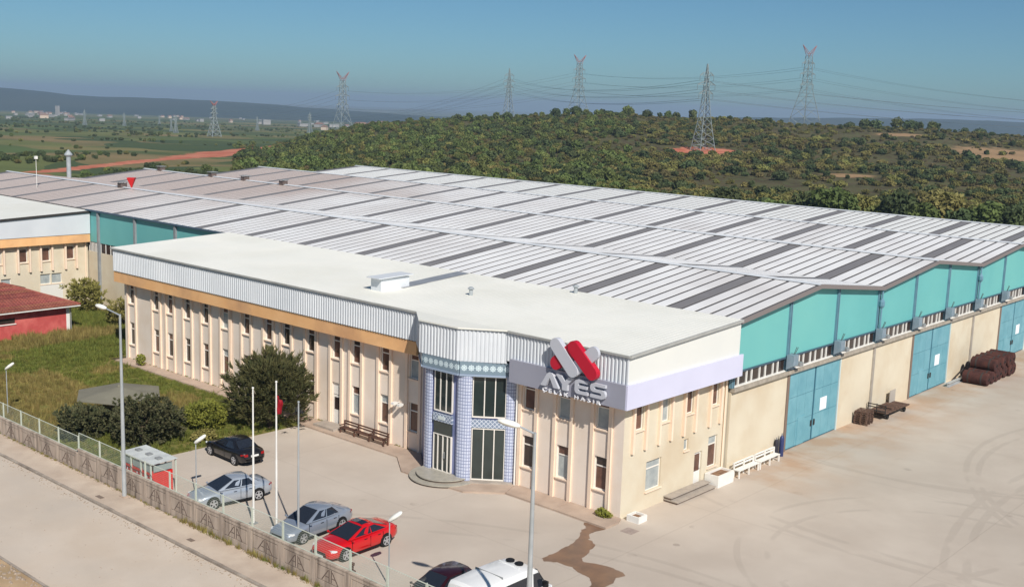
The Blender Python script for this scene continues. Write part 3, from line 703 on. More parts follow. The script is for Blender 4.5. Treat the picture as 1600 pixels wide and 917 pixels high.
# gable wall, facing +x: teal panels between columns
WZ = 6.58; LED = 5.62
ys = [Y0+SP*k for k in range(13)]
for a, b in zip(ys, ys[1:]):
    pk = sorted({a+.1, b-.1, *[r for r in RY if a < r < b]})
    mb = MB(); top = [(XF1, y, roof_z(y)-.13) for y in pk]
    mb.quad(*([(XF1,pk[0],WZ),(XF1,pk[-1],WZ)]+top[::-1])); mb.build('teal_panel', TEAL, fac)
    MB().box(XF1-.02,a+.1,WZ-.1,XF1+.09,b-.1,WZ).build('teal_flashing', STEELD, fac)
for k, y in enumerate(ys):
    zt = roof_z(y)-.14; c = MB(); c.box(XF1-.1,y-.13,LED,XF1+.14,y-.06,zt); c.box(XF1-.1,y+.06,LED,XF1+.14,y+.13,zt); c.box(XF1-.1,y-.06,LED,XF1+.02,y+.06,zt)
    co = c.build('column', STEELB, fac)
    if k % 3 == 0 and k:
        h_ = MB(); h_.lathe((XF1+.3,y,zt-1.5),[(.06,0),(.22,.25),(.22,.55),(.06,.8)],8); h_.tube((XF1+.3,y,zt-.7),(XF1+.3,y,zt-.02),.07); h_.tube((XF1+.3,y,LED+.9),(XF1+.3,y,zt-1.45),.07); h_.build('hopper', STEELB, co)
    if k:
        bx_ = MB(); bx_.add([(XF1+.14,y-.25,5.75),(XF1+.62,y-.2,6.05),(XF1+.62,y+.45,6.05),(XF1+.14,y+.5,5.75),(XF1+.14,y-.25,6.75),(XF1+.62,y-.2,6.75),(XF1+.62,y+.45,6.75),(XF1+.14,y+.5,6.75)], [(0,3,2,1),(4,5,6,7),(0,1,5,4),(1,2,6,5),(2,3,7,6),(3,0,4,7)])
        bo = bx_.build('junction_box', mat('box_grey', C(136,152,164), C(120,138,150), 2, .5), co)
        wr = MB(); wr.tube((XF1+.4,y+.2,6.75),(XF1+.5,y+.35,7.25),.02,n=5); wr.tube((XF1+.4,y+.35,6.75),(XF1+.5,y+.55,7.2),.02,n=5); wr.build('cable', DARK, bo)
        fl = MB(); fl.box(XF1+.3,y+.5,5.95,XF1+.75,y+.95,6.2); fl.tube((XF1+.1,y+.5,6.0),(XF1+.4,y+.7,6.05),.03); fl.build('floodlight', GREY, bo)
# window band
for a, b in zip(ys, ys[1:]):
    n = 8; ws = []; tot = b-a-.3
    u = [.6,.95,.6,.95,.7,.95,.6,.95]; sc = tot/sum(u); y = a+.15
    for k in range(n):
        w_ = u[k]*sc
        pn = MB().box(XF1-.08,y+.05,LED+.08,XF1-.06,y+w_-.05,WZ-.1).build('pane', PANE, fac)
        MB().box(XF1-.1,y-.05,LED+.06,XF1+.03,y+.05,WZ-.1).build('mullion', WHITE, fac)
        y += w_
    MB().box(XF1-.12,a+.15,LED-.02,XF1+.06,b-.1,LED+.06).build('window_sill', WHITE, fac)
    MB().box(XF1-.1,a,LED-.25,XF1+.25,b-.02,LED-.02).build('ledge', mat('ledge_grey', C(176,166,152), C(150,142,130), 2, .8), fac)
# lower wall, gates
GT = [(18.0,25.85),(38.6,46.7),(59.0,67.0),(79.5,87.5)]
xs_ = Y0
for g0, g1 in GT+[(93.1,93.1)]:
    segs = [xs_]+[k for k in ys if xs_+.3 < k < g0-.6]+[g0]
    for a, b in zip(segs, segs[1:]):
        if b-a > .1: MB().box(XF1-.25,a+.04,0,XF1,b-.04,LED-.25).build('wall_panel', SIDEW, fac)
    for k in segs[1:-1]: MB().box(XF1-.2,k-.16,0,XF1+.1,k+.16,LED-.26).build('lower_column', mat('column_grey', C(172,164,154), C(156,148,138), 2, .8), fac)
    xs_ = g1
for gi, (g0, g1) in enumerate(GT):
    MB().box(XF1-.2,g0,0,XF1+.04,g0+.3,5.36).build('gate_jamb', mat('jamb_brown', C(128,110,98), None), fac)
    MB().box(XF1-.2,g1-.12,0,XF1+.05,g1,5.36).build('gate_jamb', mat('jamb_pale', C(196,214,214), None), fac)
    gm = (g0+.3+g1-.12)/2
    for li, (a, b) in enumerate(((g0+.31,gm-.05),(gm+.05,g1-.13))):
        lf = MB().box(XF1-.12,a,.05,XF1-.02,b,5.33).build('gate_leaf', mat('gate_blue_frame', C(64,112,132), None, 1, .6), fac)
        np_ = 3
        for q in range(np_):
            for zz in range(3):
                ya, yb = a+.06+(b-a-.12)/np_*q, a+.06+(b-a-.12)/np_*(q+1)
                z0, z1 = .12+1.73*zz, .12+1.73*(zz+1)
                inst(MB().box(XF1-.02,ya+.012,z0+.015,XF1+.012,yb-.012,z1-.015).mesh('gate_plate', GATE), 'gate_plate', lf)
        if li == 0:
            w_ = MB(); yc = a+1.5; w_.box(XF1+.012,yc,.1,XF1+.04,yc+1.0,2.05); inst(w_.mesh('wicket_door', GATE), 'wicket_door', lf)
        else:
            inst(MB().box(XF1+.013,a+.95,1.95,XF1+.02,a+1.95,2.85).mesh('notice', PAPER), 'notice', lf)
        hb = b-.25 if li == 0 else a+.1
        inst(MB().box(XF1+.012,hb,1.1,XF1+.09,hb+.12,1.5).mesh('handle', DARK), 'handle', lf)
MB().box(-5,Y0+.3,0,XF1-.3,92.5,9.5).build('core', DARK, fac) if 0 else None
# front eave wall between office and twin, facing -y
cx_ = [-78.0,-75.6,-68.35,-61.0,-53.6,-46]
for a, b in zip(cx_, cx_[1:]):
    MB().box(a+.1,Y0,6.5,b-.1,Y0+.1,VZ-.13).build('teal_panel', TEAL, fac)
    MB().box(a+.05,Y0+.02,0,b-.05,Y0+.2,5.45).build('wall_panel', SIDEW, fac)
    n = 7; wd = (b-a-.3)/n
    for k in range(n):
        MB().box(a+.15+wd*k+.05,Y0+.08,5.5,a+.15+wd*(k+1)-.05,Y0+.1,6.5).build('pane', PANE, fac)
        MB().box(a+.15+wd*k-.05,Y0+.04,5.46,a+.15+wd*k+.05,Y0+.11,6.5).build('mullion', WHITE, fac)
for x in cx_[1:-1]:
    MB().box(x-.16,Y0-.2,0,x+.16,Y0+.05,VZ-.14).build('column', mat('column_steel', C(146,150,152), C(130,134,138), 2, .5), fac)
MB().box(-78,Y0-.28,VZ-.13,-52.4,Y0-.02,VZ+.0).build('eave_gutter', STEELD, fac)
# other outer walls, plain
for q in ((XF0,Y0+.42,0,XF0+.2,VY[4]-.22,VZ-.2),(XF0,VY[4]-.2,0,XF1-.3,VY[4],VZ-.2),(XF0+.2,Y0+.25,0,-78.2,Y0+.4,VZ-.2),(-46,Y0+.25,0,XF1-.3,Y0+.4,VZ-.2)): MB().box(*q).build('outer_wall', SIDEW, fac)
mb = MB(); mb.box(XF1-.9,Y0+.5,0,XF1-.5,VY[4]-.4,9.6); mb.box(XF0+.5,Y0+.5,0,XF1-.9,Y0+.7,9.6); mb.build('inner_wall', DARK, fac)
# ridge ventilators
for x, ry, rz_, lb in ((-89.0,RY[0],RZ[0],'dark ridge vent beside the red marker on the nearest roof'),(-101.3,RY[1],RZ[1],'dark ridge vent on the second roof, middle one of the three'),(-93.6,RY[1],RZ[1],'dark ridge vent on the second roof, third from the far end'),(-85.2,RY[1],RZ[1],'dark ridge vent on the second roof, nearest one of its row'),(-114.4,RY[1],RZ[1],'dark ridge vent at the far end of the second roof')):
    o = thing('ridge_vent', lb, 'vent', (x,ry,rz_), group='vents on the ridges')
    v = MB()
    v.box(x-.4,ry-.4,rz_-.05,x+.4,ry+.4,rz_+.5); v.build('housing', mat('vent_brown', C(110,96,90), C(92,80,76), 2, .7), o)
    v = MB(); v.box(x-.55,ry-.55,rz_+.62,x+.55,ry+.55,rz_+.7); [v.box(x+sx*.34-.03,ry+sy*.34-.03,rz_+.5,x+sx*.34+.03,ry+sy*.34+.03,rz_+.62) for sx in (-1,1) for sy in (-1,1)]; v.build('cap', GREY, o)
o = thing('roof_marker', 'red inverted triangular marker on the ridge of the nearest roof', 'marker', (-86.9,RY[0],RZ[0]))
REDM = mat('marker_red', C(206,34,36), None, 1, .5)
v = MB(); v.lathe((-86.9,RY[0],RZ[0]+.1),[(.0,0),(.06,.02),(.62,1.15),(.62,1.2),(0,1.2)],4); v.build('cone', REDM, o)
v = MB(); v.tube((-86.9,RY[0],RZ[0]),(-86.9,RY[0],RZ[0]+.25),.05); v.build('stem', GREY, o)
o = thing('chimney', 'tall pale metal chimney with conical cap behind the left roof', 'chimney', (-113.5,27,9.5))
v = MB(); v.tube((-113.5,27,9.5),(-113.5,27,13.2),.3,n=14); v.build('flue', GALV, o); v = MB(); v.lathe((-113.5,27,13.2),[(.3,0),(.55,.25),(.55,.35),(.1,.95),(0,1.0)],14); v.build('cap', GALV, o)
o = thing('roof_mast', 'thin mast with small head on the nearest roof beside the left office', 'mast', (-99,15.5,roof_z(15.5)))
v = MB(); v.tube((-99,15.5,roof_z(15.5)),(-99,15.5,roof_z(15.5)+3.6),.03,n=6); v.build('pole', WHITE, o); v = MB(); v.box(-99.18,15.35,roof_z(15.5)+3.5,-98.82,15.65,roof_z(15.5)+3.85); v.build('head', WHITE, o)

# ------------------------------------------------------------------ twin office on the left
tw = thing('left_office_building', 'cream second office with white fascia at the left edge of the works', 'building', (-98,5,0))
XT = -78.0
TY = [(.7,4.7,6.1),(3.35,4.7,6.1),(5.72,4.7,6.1),(8.36,4.7,6.1)]
mb = MB(); hs = [(y,y+.82,a,b) for y,a,b in TY]+[(5.45,6.55,2.3,3.35),(6.65,7.75,2.3,3.35),(1.4,2.4,2.4,3.2)]
holes_wall(mb, lambda a,z,d: (XT-d,a,z), 0, 10.7, 0, 6.5, hs, .2); mb.build('side_wall', SIDEW, tw)
mb = MB(); mb.box(-118,0,0,XT-.01,.1,6.5); mb.build('front_wall', WALL, tw)
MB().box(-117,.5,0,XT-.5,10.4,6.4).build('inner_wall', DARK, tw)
fm = MB().box(.002,-.09,3.7,.24,.09,6.44).mesh('fin', PEACH)
for y,a,b in TY:
    for dy in (-.2,1.02): instw(fm,'fin',tw,(XT,y+dy,0))
    place_window(tw, wmeshes(.82,1.4,0,'S'), (XT,y,4.7), 'b')
for y in (5.45,6.65): place_window(tw, wmeshes(1.1,1.05,0,'S'), (XT,y,2.3), 'l')
place_window(tw, wmeshes(1.0,.8,0,'S'), (XT,1.4,2.4), 'l')
mb = MB(); mb.box(-118,-.6,6.45,XT+.6,.2,7.3); mb.box(XT-.1,.2,6.45,XT+.6,10.7,7.3); mb.build('orange_band', BAND, tw)
mb = MB(); mb.add([(XT+.66,-.66,7.34),(XT+.66,10.7,7.34),(XT+.66,10.7,9.6),(XT+.66,-.66,9.2)],[(0,1,2,3)]); mb.box(-118,-.68,7.34,XT+.66,-.66,9.2); mb.build('cladding', METAL, tw)
mb = MB(); mb.add([(-118.5,-.7,9.22),(XT+.72,-.7,9.22),(XT+.72,10.74,9.75),(-118.5,10.74,9.75),(-118.5,-.7,9.1),(XT+.72,-.7,9.1),(XT+.72,10.74,9.63),(-118.5,10.74,9.63)], [(0,1,2,3),(0,4,5,1),(1,5,6,2),(7,6,5,4)]); mb.build('roof', ROOFW, tw)
mb = MB(); mb.add([(XT+.72,-.7,9.02),(XT+.8,-.7,9.02),(XT+.8,10.74,9.55),(XT+.72,10.74,9.55),(XT+.72,-.7,9.24),(XT+.8,-.7,9.24),(XT+.8,10.74,9.77),(XT+.72,10.74,9.77)], [(0,3,2,1),(4,5,6,7),(0,1,5,4),(1,2,6,5)]); mb.build('verge_trim', DARK, tw)
mb = MB(); mb.box(XT,5.4,0,XT+.06,7.8,2.2); mb.build('service_door', mat('service_door_pale', C(222,220,214), None), tw)
mb = MB(); mb.tube((XT+.1,10.4,0),(XT+.1,10.4,6.4),.06); mb.build('downpipe', PEACH, tw)

# ------------------------------------------------------------------ red hut
hut = thing('red_hut', 'small red rendered hut with a brown tiled hip roof on the lawn', 'hut', (-69,-3.5,0))
HRED = mat('hut_red', C(192,88,84), C(180,76,74), .8, .8, c3=C(216,116,108), scale3=.9); TIL = mat('roof_tile_red', C(146,86,70), C(120,70,58), 2.2, .85, rand=.18, c3=C(150,96,78), scale3=1)
hx0, hx1, hy0, hy1 = -74.0,-64.3,-8.8,1.5
mb = MB(); mb.box(hx0,hy0,0,hx1,hy1,2.5); mb.build('wall', HRED, hut)
MB().box(hx1-.12,hy1-.3,0,hx1+.03,hy1+.03,2.5).build('corner_pier', WHITE, hut)
MB().box(hx1,-5.0,1.5,hx1+.02,-3.6,1.95).build('window', PANE, hut); MB().box(hx1,-5.1,1.38,hx1+.08,-3.5,1.46).build('sill', WHITE, hut)
o_ = .75; ex0, ex1, ey0, ey1 = hx0-o_, hx1+o_, hy0-o_, hy1+o_; rz0, rz1 = 2.62, 4.25
MB().box(ex0,ey0,2.5,ex1,ey1,2.6).build('eave_board', WHITE, hut)
apx = [( (ex0+ex1)/2, ey0+4.6), ((ex0+ex1)/2, ey1-4.6)]
mb = MB(); A=(ex0,ey0,rz0);B=(ex1,ey0,rz0);Cc=(ex1,ey1,rz0);D_=(ex0,ey1,rz0);P=(apx[0][0],apx[0][1],rz1);Q=(apx[1][0],apx[1][1],rz1)
mb.add([A,B,Cc,D_,P,Q],[(0,1,4),(1,2,5,4),(2,3,5),(3,0,4,5)]); rf = mb.build('roof', TIL, hut)
# tile courses on the slope facing the yard and the one facing the street
def courses(p0, p1, q0, q1, n, nm):
    p0,p1,q0,q1 = map(Vector,(p0,p1,q0,q1)); nrm = (p1-p0).cross(q0-p0).normalized(); nrm = nrm if nrm.z > 0 else -nrm
    for k in range(n):
        a0, a1 = p0.lerp(q0,k/n), p1.lerp(q1,k/n); b0, b1 = p0.lerp(q0,(k+1)/n), p1.lerp(q1,(k+1)/n)
        L_ = (a1-a0).length; c_ = max(2,int(L_/.3)); mb = MB()
        for j in range(c_):
            u0, u1 = j/c_, (j+1)/c_; um = (u0+u1)/2
            mb.add([a0.lerp(a1,u0)+nrm*.03, a0.lerp(a1,um)+nrm*.10, a0.lerp(a1,u1)+nrm*.03, b0.lerp(b1,u0)+nrm*.01, b0.lerp(b1,um)+nrm*.05, b0.lerp(b1,u1)+nrm*.01], [(0,1,4,3),(1,2,5,4),(0,2,1)])
        mb.build('tile_course', TIL, rf)
courses(B,Cc,P,Q,16,'e'); courses(A,B,P,P,14,'s'); courses(Cc,D_,Q,Q,10,'n')
for a, b in ((B,P),(Cc,Q),(P,Q),(A,P),(D_,Q)): MB().tube(Vector(a)+Vector((0,0,.06)),Vector(b)+Vector((0,0,.06)),.12,n=6).build('hip_cap', TIL, rf)
mb = MB(); mb.tube((hx1+.1,hy1+.1,0),(hx1+.1,hy1+.1,2.5),.05); mb.build('downpipe', GREY, hut)

# ------------------------------------------------------------------ sign on the corner
SGN = mat('sign_panel', C(214,214,236), C(208,208,230), .4, .35, spec=.5); SGL = mat('sign_letter', C(196,198,206), None, 1, .35, spec=.5); SGR = mat('sign_red', C(190,28,52), None, 1, .4); SGW = mat('sign_white', C(232,232,236), None, 1, .4)
sg = thing('corner_sign', 'lilac-grey wrap-round company sign with raised letters and crossed-bar emblem on the office corner', 'sign', (-3,-.9,7))
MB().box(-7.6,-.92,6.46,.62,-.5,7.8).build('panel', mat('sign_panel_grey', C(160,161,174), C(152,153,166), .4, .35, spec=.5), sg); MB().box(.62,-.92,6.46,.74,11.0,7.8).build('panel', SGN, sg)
def poly_obj(name, poly, y0, y1, M, parent):
    bm = bmesh.new(); n = len(poly)
    va = [bm.verts.new((x,y0,z)) for x,z in poly]; vb = [bm.verts.new((x,y1,z)) for x,z in poly]
    bm.faces.new(va); bm.faces.new(vb[::-1])
    for i in range(n): bm.faces.new((va[i],vb[i],vb[(i+1)%n],va[(i+1)%n]))
    bm.normal_update(); bmesh.ops.triangulate(bm, faces=[f for f in bm.faces if len(f.verts) > 4], ngon_method='EAR_CLIP'); bmesh.ops.recalc_face_normals(bm, faces=bm.faces[:])
    me_ = bpy.data.meshes.new(name); bm.to_mesh(me_); bm.free(); me_.materials.append(M)
    return inst(me_, name, parent)
LT = {'A':[(0,0),(.34,.9),(.42,1),(.58,1),(.66,.9),(1,0),(.72,0),(.5,.66),(.28,0)],
 'Y':[(0,1),(.3,1),(.5,.64),(.7,1),(1,1),(.64,.42),(.64,0),(.36,0),(.36,.42)],
 'E':[(.98,1),(.22,1),(.06,.92),(0,.75),(0,.25),(.06,.08),(.22,0),(.98,0),(.98,.21),(.34,.21),(.27,.28),(.27,.4),(.92,.4),(.92,.6),(.27,.6),(.27,.72),(.34,.79),(.98,.79)],
 'S':[(.98,1),(.22,1),(.06,.92),(0,.78),(0,.62),(.06,.46),(.22,.4),(.68,.4),(.74,.34),(.74,.27),(.68,.21),(.02,.21),(.02,0),(.78,0),(.94,.08),(1,.24),(1,.38),(.94,.54),(.78,.6),(.32,.6),(.26,.66),(.26,.73),(.32,.79),(.98,.79)]}
for ch, x0, x1 in (('A',-5.05,-3.72),('Y',-3.95,-2.68),('E',-2.62,-1.72),('S',-1.56,-.54)):
    z0, z1 = 6.82, 7.62; poly_obj('letter_'+ch, [(x0+(x1-x0)*u, z0+(z1-z0)*v) for u, v in LT[ch]], -1.16, -.97, SGL, sg)['label'] = 'raised grey letter '+ch
def text_mesh(ch, size, depth, M):
    cu = bpy.data.curves.new('t','FONT'); cu.body = ch; cu.size = size; cu.extrude = depth; cu.resolution_u = 2; cu.offset = .006
    ob = bpy.data.objects.new('t', cu); COL.objects.link(ob); dg = bpy.context.evaluated_depsgraph_get(); me_ = bpy.data.meshes.new_from_object(ob.evaluated_get(dg))
    wd = max((v.co.x for v in me_.vertices), default=0); bpy.data.objects.remove(ob); me_.materials.clear(); me_.materials.append(M); return me_, wd
xx = -4.98
for ch in 'ÇELİK HASIR':
    if ch == ' ': xx += .26; continue
    me_, wd = text_mesh(ch, .34, .04, SGW); me_.name = 'small_letter'
    o = instw(me_, 'small_letter', sg, (xx,-1.04,6.46)); o.rotation_euler = (R(90),0,0); o.scale = (1.25,1,1); xx += wd*1.25+.17
def capsule(p, q, r, y0, y1, M, nm, round0=True, round1=True):
    p, q = Vector(p), Vector(q); d = (q-p).normalized(); nn = Vector((-d.y,d.x)); pts = []
    for c, s0, rd in ((p,1,round0),(q,-1,round1)):
        for k in range(9):
            t_ = math.pi*k/8; dirv = nn*math.cos(t_)*s0 + d*(-s0)*math.sin(t_)*(1 if rd else 0.0)
            if not rd and 0 < k < 8: continue
            pts.append(tuple(c+dirv*r))
    return poly_obj(nm, pts, y0, y1, M, sg)
rr = .37
capsule((-3.98,8.25),(-2.78,9.30),rr,-1.22,-1.0,SGR,'emblem_bar')
capsule((-2.74,8.05),(-1.45,9.22),rr,-1.20,-1.0,SGL,'emblem_bar')
capsule((-3.98,9.30),(-2.74,8.05),rr,-1.30,-.98,SGL,'emblem_bar')
capsule((-2.72,9.34),(-1.42,8.14),rr,-1.32,-.98,SGR,'emblem_bar')
for x, z in ((-3.5,8.8),(-1.9,8.8)): MB().box(x-.05,-1.0,z-.05,x+.05,-.72,z+.05).build('bracket', GREY, sg)

# ------------------------------------------------------------------ perimeter wall with fence
PWC = mat('precast_concrete', C(188,172,156), C(172,156,142), .9, .9, bump=.3, bscale=6, c3=C(104,92,82), scale3=1.5, stretch=(2.2,1,.2))
GROOVE_DARK = mat('groove_shade_grime', C(112,96,86), C(92,80,72), 3, .95)  # motif strips: groove shade and dirt together, put into the colour
FWH = mat('fence_white', C(206,210,196), C(190,198,184), 1, .6)
pw = thing('perimeter_wall', 'low precast concrete wall of panelled bays along the pavement', 'wall', (-15,-17.1,0))
fe = thing('wire_fence', 'pale wire mesh fence with light frames on top of the concrete wall', 'fence', (-15,-17.02,1.4))
PW = 2.45
pn = MB(); w2 = PW-.24; h2 = 1.34
pn.box(.02,-.05,.0,w2-.02,.07,h2)                                  # slab of one bay
panel_me = pn.mesh('wall_panel', PWC)
bd = MB(); b0, b1 = .12, w2-.12; z0, z1 = .42, 1.16
fr_ = MB(); fr_.box(.02,-.085,0,w2-.02,-.05,z0); fr_.box(.02,-.085,z1,w2-.02,-.05,h2); fr_.box(.02,-.085,z0,b0,-.05,z1); fr_.box(b1,-.085,z0,w2-.02,-.05,z1)
frame_me = fr_.mesh('panel_border', PWC)
inner_me = MB().box(b0+.05,-.08,z0+.05,b1-.05,-.05,z1-.05).mesh('raised_field', PWC)
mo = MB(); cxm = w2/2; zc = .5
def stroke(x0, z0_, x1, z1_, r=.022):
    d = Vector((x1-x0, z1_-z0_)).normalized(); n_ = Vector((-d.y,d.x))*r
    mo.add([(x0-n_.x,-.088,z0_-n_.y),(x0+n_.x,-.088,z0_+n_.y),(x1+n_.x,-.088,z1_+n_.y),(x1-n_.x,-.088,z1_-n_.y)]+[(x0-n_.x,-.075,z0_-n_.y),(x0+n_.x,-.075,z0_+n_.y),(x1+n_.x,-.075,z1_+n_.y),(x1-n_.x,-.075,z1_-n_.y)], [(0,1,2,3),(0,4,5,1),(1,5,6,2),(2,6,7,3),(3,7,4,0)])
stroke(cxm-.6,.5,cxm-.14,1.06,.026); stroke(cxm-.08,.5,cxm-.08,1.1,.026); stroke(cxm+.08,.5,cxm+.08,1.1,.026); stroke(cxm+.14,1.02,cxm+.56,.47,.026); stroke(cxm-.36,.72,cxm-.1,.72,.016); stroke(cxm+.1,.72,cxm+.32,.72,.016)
motif_me = mo.mesh('motif', GROOVE_DARK)
cap_me = MB().box(-.12,-.11,0,PW-.121,.11,.07).mesh('coping', PWC)
post_me = MB().box(-.11,-.1,0,.11,.09,1.4).mesh('post', PWC)
wire = MB(); hF = .95; w3 = PW-.09
for k in range(int(w3/.055)): x = .03+k*.055; wire.add([(x,0,.04),(x+.006,0,.04),(x+.006,0,hF-.02),(x,0,hF-.02)],[(0,1,2,3)])
for k in range(9): z = .06+k*.108; wire.add([(.02,.004,z),(w3,.004,z),(w3,.004,z+.008),(.02,.004,z+.008)],[(0,1,2,3)])
wire_me = wire.mesh('wire_mesh', mat('fence_wire', C(176,190,176), None, 1, .6))
ff = MB(); t_ = .022
ff.box(.0,-.015,0,.03,.015,hF); ff.box(w3-.03,-.015,0,w3,.015,hF); ff.box(.03,-.015,hF-.035,w3-.03,.015,hF); ff.box(.03,-.015,0,w3-.03,.015,.03)
ffr = ff.mesh('fence_frame', FWH)
fpost = MB().box(-.02,-.02,0,.02,.02,1.0).mesh('fence_post', FWH)
nb = 30; X0w = -2.49+PW*8
for k in range(nb):
    xr = X0w-PW*k; xl = xr-PW
    top = 1.35 if xl > -27.4 else 1.12
    dz = top-1.34-.02
    a = (xl+.12,-17.1,dz)
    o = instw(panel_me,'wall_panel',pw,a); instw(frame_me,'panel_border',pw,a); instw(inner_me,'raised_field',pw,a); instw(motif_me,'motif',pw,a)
    instw(cap_me,'coping',pw,(xl+.12,-17.1,dz+1.345)); instw(post_me,'post',pw,(xr,-17.1,dz-.03))
    zf = dz+1.42
    instw(wire_me,'wire_mesh',fe,(xl+.045,-17.05,zf)); instw(ffr,'fence_frame',fe,(xl+.045,-17.05,zf)); instw(fpost,'fence_post',fe,(xr,-17.05,zf-.01))

# ------------------------------------------------------------------ cars
TYRE = mat('tyre', C(30,29,29), None, 1, .8); RIM = mat('rim', C(200,202,206), None, 1, .3, metal=.6); CGL = mat('car_glass', C(38,42,50), None, 1, .05, spec=.8)
LENS = mat('headlight', C(226,230,232), None, 1, .1, spec=.8); TAIL = mat('taillight', C(150,20,22), None, 1, .2); CHR = mat('black_trim', C(24,24,26), None, 1, .5); PLATE = mat('plate', C(226,226,222), None, 1, .5)
SED = dict(L=[-2.28,-2.22,-2.0,-1.62,-1.25,-.6,.4,.95,1.3,1.75,2.08,2.22,2.27], top=[.62,.86,.99,1.02,.98,.95,.93,.92,.87,.80,.70,.60,.45],
           w=[.62,.74,.82,.86,.875,.88,.88,.875,.86,.83,.76,.66,.5], bot=[.42,.34,.28,.24,.22,.2,.2,.2,.22,.24,.26,.3,.36], cab=(-1.62,-.95,.05,1.0), roof=1.43, wb=(-1.34,1.32))
HAT = dict(L=[-1.95,-1.9,-1.75,-1.5,-1.2,-.6,.4,.85,1.2,1.6,1.86,1.98,2.02], top=[.6,.9,.98,.98,.97,.95,.93,.92,.87,.80,.70,.60,.45],
           w=[.62,.74,.80,.83,.84,.85,.85,.845,.83,.80,.73,.63,.5], bot=[.42,.34,.28,.24,.22,.2,.2,.2,.22,.24,.26,.3,.36], cab=(-1.86,-1.45,.0,.95), roof=1.44, wb=(-1.22,1.2))
CPE = dict(SED); CPE['cab'] = (-1.85,-.75,.0,1.05); CPE['roof'] = 1.38
def make_car(name, label, paint, spec, loc, rz, dark_roof=False):
    c = thing(name, label, 'car', loc, rz, 'cars parked in front of the office')
    rows = []
    for x, tp, w_, bt in zip(spec['L'], spec['top'], spec['w'], spec['bot']):
        bl = tp-.10
        half = [(w_*.9,bt),(w_*.985,bt+.10),(w_,bt+(bl-bt)*.5),(w_*.985,bl-.06),(w_*.93,bl+.02),(w_*.78,tp-.012),(w_*.4,tp+.015)]
        rows.append([(x,-a,z) for a, z in half]+[(x,0,tp+.022)]+[(x,a,z) for a, z in half[::-1]])
    mb = MB(); mb.grid(rows); k = len(rows[0])
    mb.add(rows[0], [tuple(range(k))]); mb.add(rows[-1], [tuple(range(k))[::-1]])
    n = len(rows)
    mb.add([r[0] for r in rows]+[r[-1] for r in rows], [(i,n+i,n+i+1,i+1) for i in range(n-1)])
    body = mb.build('body', paint, c, smooth=55, local=True)
    r0, r1, r2, r3 = spec['cab']; zr_ = spec['roof']; zb = .93; wb_ = .80 if spec is not HAT else .77; wt = .60
    # cabin hull: belt ring, roof ring, crowned roof
    B4 = [(r0,wb_*.93),(-.3,wb_+.015),(r3,wb_*.95)]
    rowsC = []
    for x0, x1, wf, wtt, dz in ((r0,r1,.94,.93,-.03),((r0+r1)/2+.35,(r1+.3),1,1.02,0),(-.1,(r1+r2)/2,1.02,1.04,.012),((r2+r3)/2-.3,r2-.2,1,1.0,.0),(r3,r2,.95,.92,-.035)):
        wB, wT = wb_*wf, wt*wtt
        rowsC.append([(x0,-wB,zb),(x1,-wT,zr_-.05+dz),(x1,-wT*.8,zr_+dz-.01),(x1,0,zr_+dz+.012),(x1,wT*.8,zr_+dz-.01),(x1,wT,zr_-.05+dz),(x0,wB,zb)])
    mb = MB(); mb.grid(rowsC); mb.add(rowsC[0],[tuple(range(7))]); mb.add(rowsC[-1],[tuple(range(7))[::-1]])
    mb.build('cabin', paint, c, smooth=40, local=True)
    if dark_roof:
        m_ = MB(); m_.add([(r1+.25,-wt*.72,zr_+.012),(r2-.08,-wt*.72,zr_-.005),(r2-.08,wt*.72,zr_-.005),(r1+.25,wt*.72,zr_+.012),(r1+.25,0,zr_+.03),(r2-.08,0,zr_+.012)],[(0,1,5,4),(4,5,2,3)]); m_.build('glass_roof', CGL, c, local=True)
    def pane(name, a, b, c_, d, off):
        a, b, c_, d = map(Vector, (a,b,c_,d)); o = Vector(off)*.012; m_ = MB(); m_.add([a+o,b+o,c_+o,d+o,a-o,b-o,c_-o,d-o],[(0,1,2,3),(7,6,5,4),(0,4,5,1),(1,5,6,2),(2,6,7,3),(3,7,4,0)]); m_.build(name, CGL, c, local=True)
    def lerp(p, q, u): return tuple(Vector(p).lerp(Vector(q), u))
    fb0, fb1 = (r3,-wb_*.93,zb),(r3,wb_*.93,zb); ft0, ft1 = (r2,-wt*.9,zr_-.075),(r2,wt*.9,zr_-.075)
    pane('windscreen', lerp(fb0,fb1,.04), lerp(fb0,fb1,.96), lerp(ft0,ft1,.97), lerp(ft0,ft1,.03), (.8,0,.6))
    bb0, bb1 = (r0,-wb_*.92,zb),(r0,wb_*.92,zb); bt0, bt1 = (r1,-wt*.9,zr_-.07),(r1,wt*.9,zr_-.07)
    pane('rear_window', lerp(bb0,bb1,.08), lerp(bb0,bb1,.92), lerp(bt0,bt1,.95), lerp(bt0,bt1,.05), (-.7,0,.7))
    for s in (-1,1):
        nv = (0,s*.9,.4)
        def sp(u, v):   # u along belt 0 rear..1 front, v height
            xb = r0+.38+(r3-.28-r0-.38)*u; xt = r1+.16+(r2-.16-r1-.16)*u
            x = xb+(xt-xb)*v; wB = wb_*(1-.05*abs(2*u-1)**2)+.012; wT = wt*(1.03-.05*abs(2*u-1)**2)
            return (x, s*(wB+(wT-wB)*v), zb+(zr_-.05-zb)*v)
        for nm, u0, u1 in (('side_window',.0,.46),('side_window',.50,1.0)):
            pane(nm, sp(u0,.1), sp(u1,.1), sp(u1,.86), sp(u0,.86), nv)
        m_ = MB(); m_.lathe((r3-.12,s*(wb_+.15),.93),[(.0,-.05),(.06,-.03),(.07,.03),(.0,.06)],8); m_.tube((r3-.12,s*(wb_-.02),.92),(r3-.12,s*(wb_+.12),.92),.02); m_.build('mirror', paint, c, smooth=50, local=True)
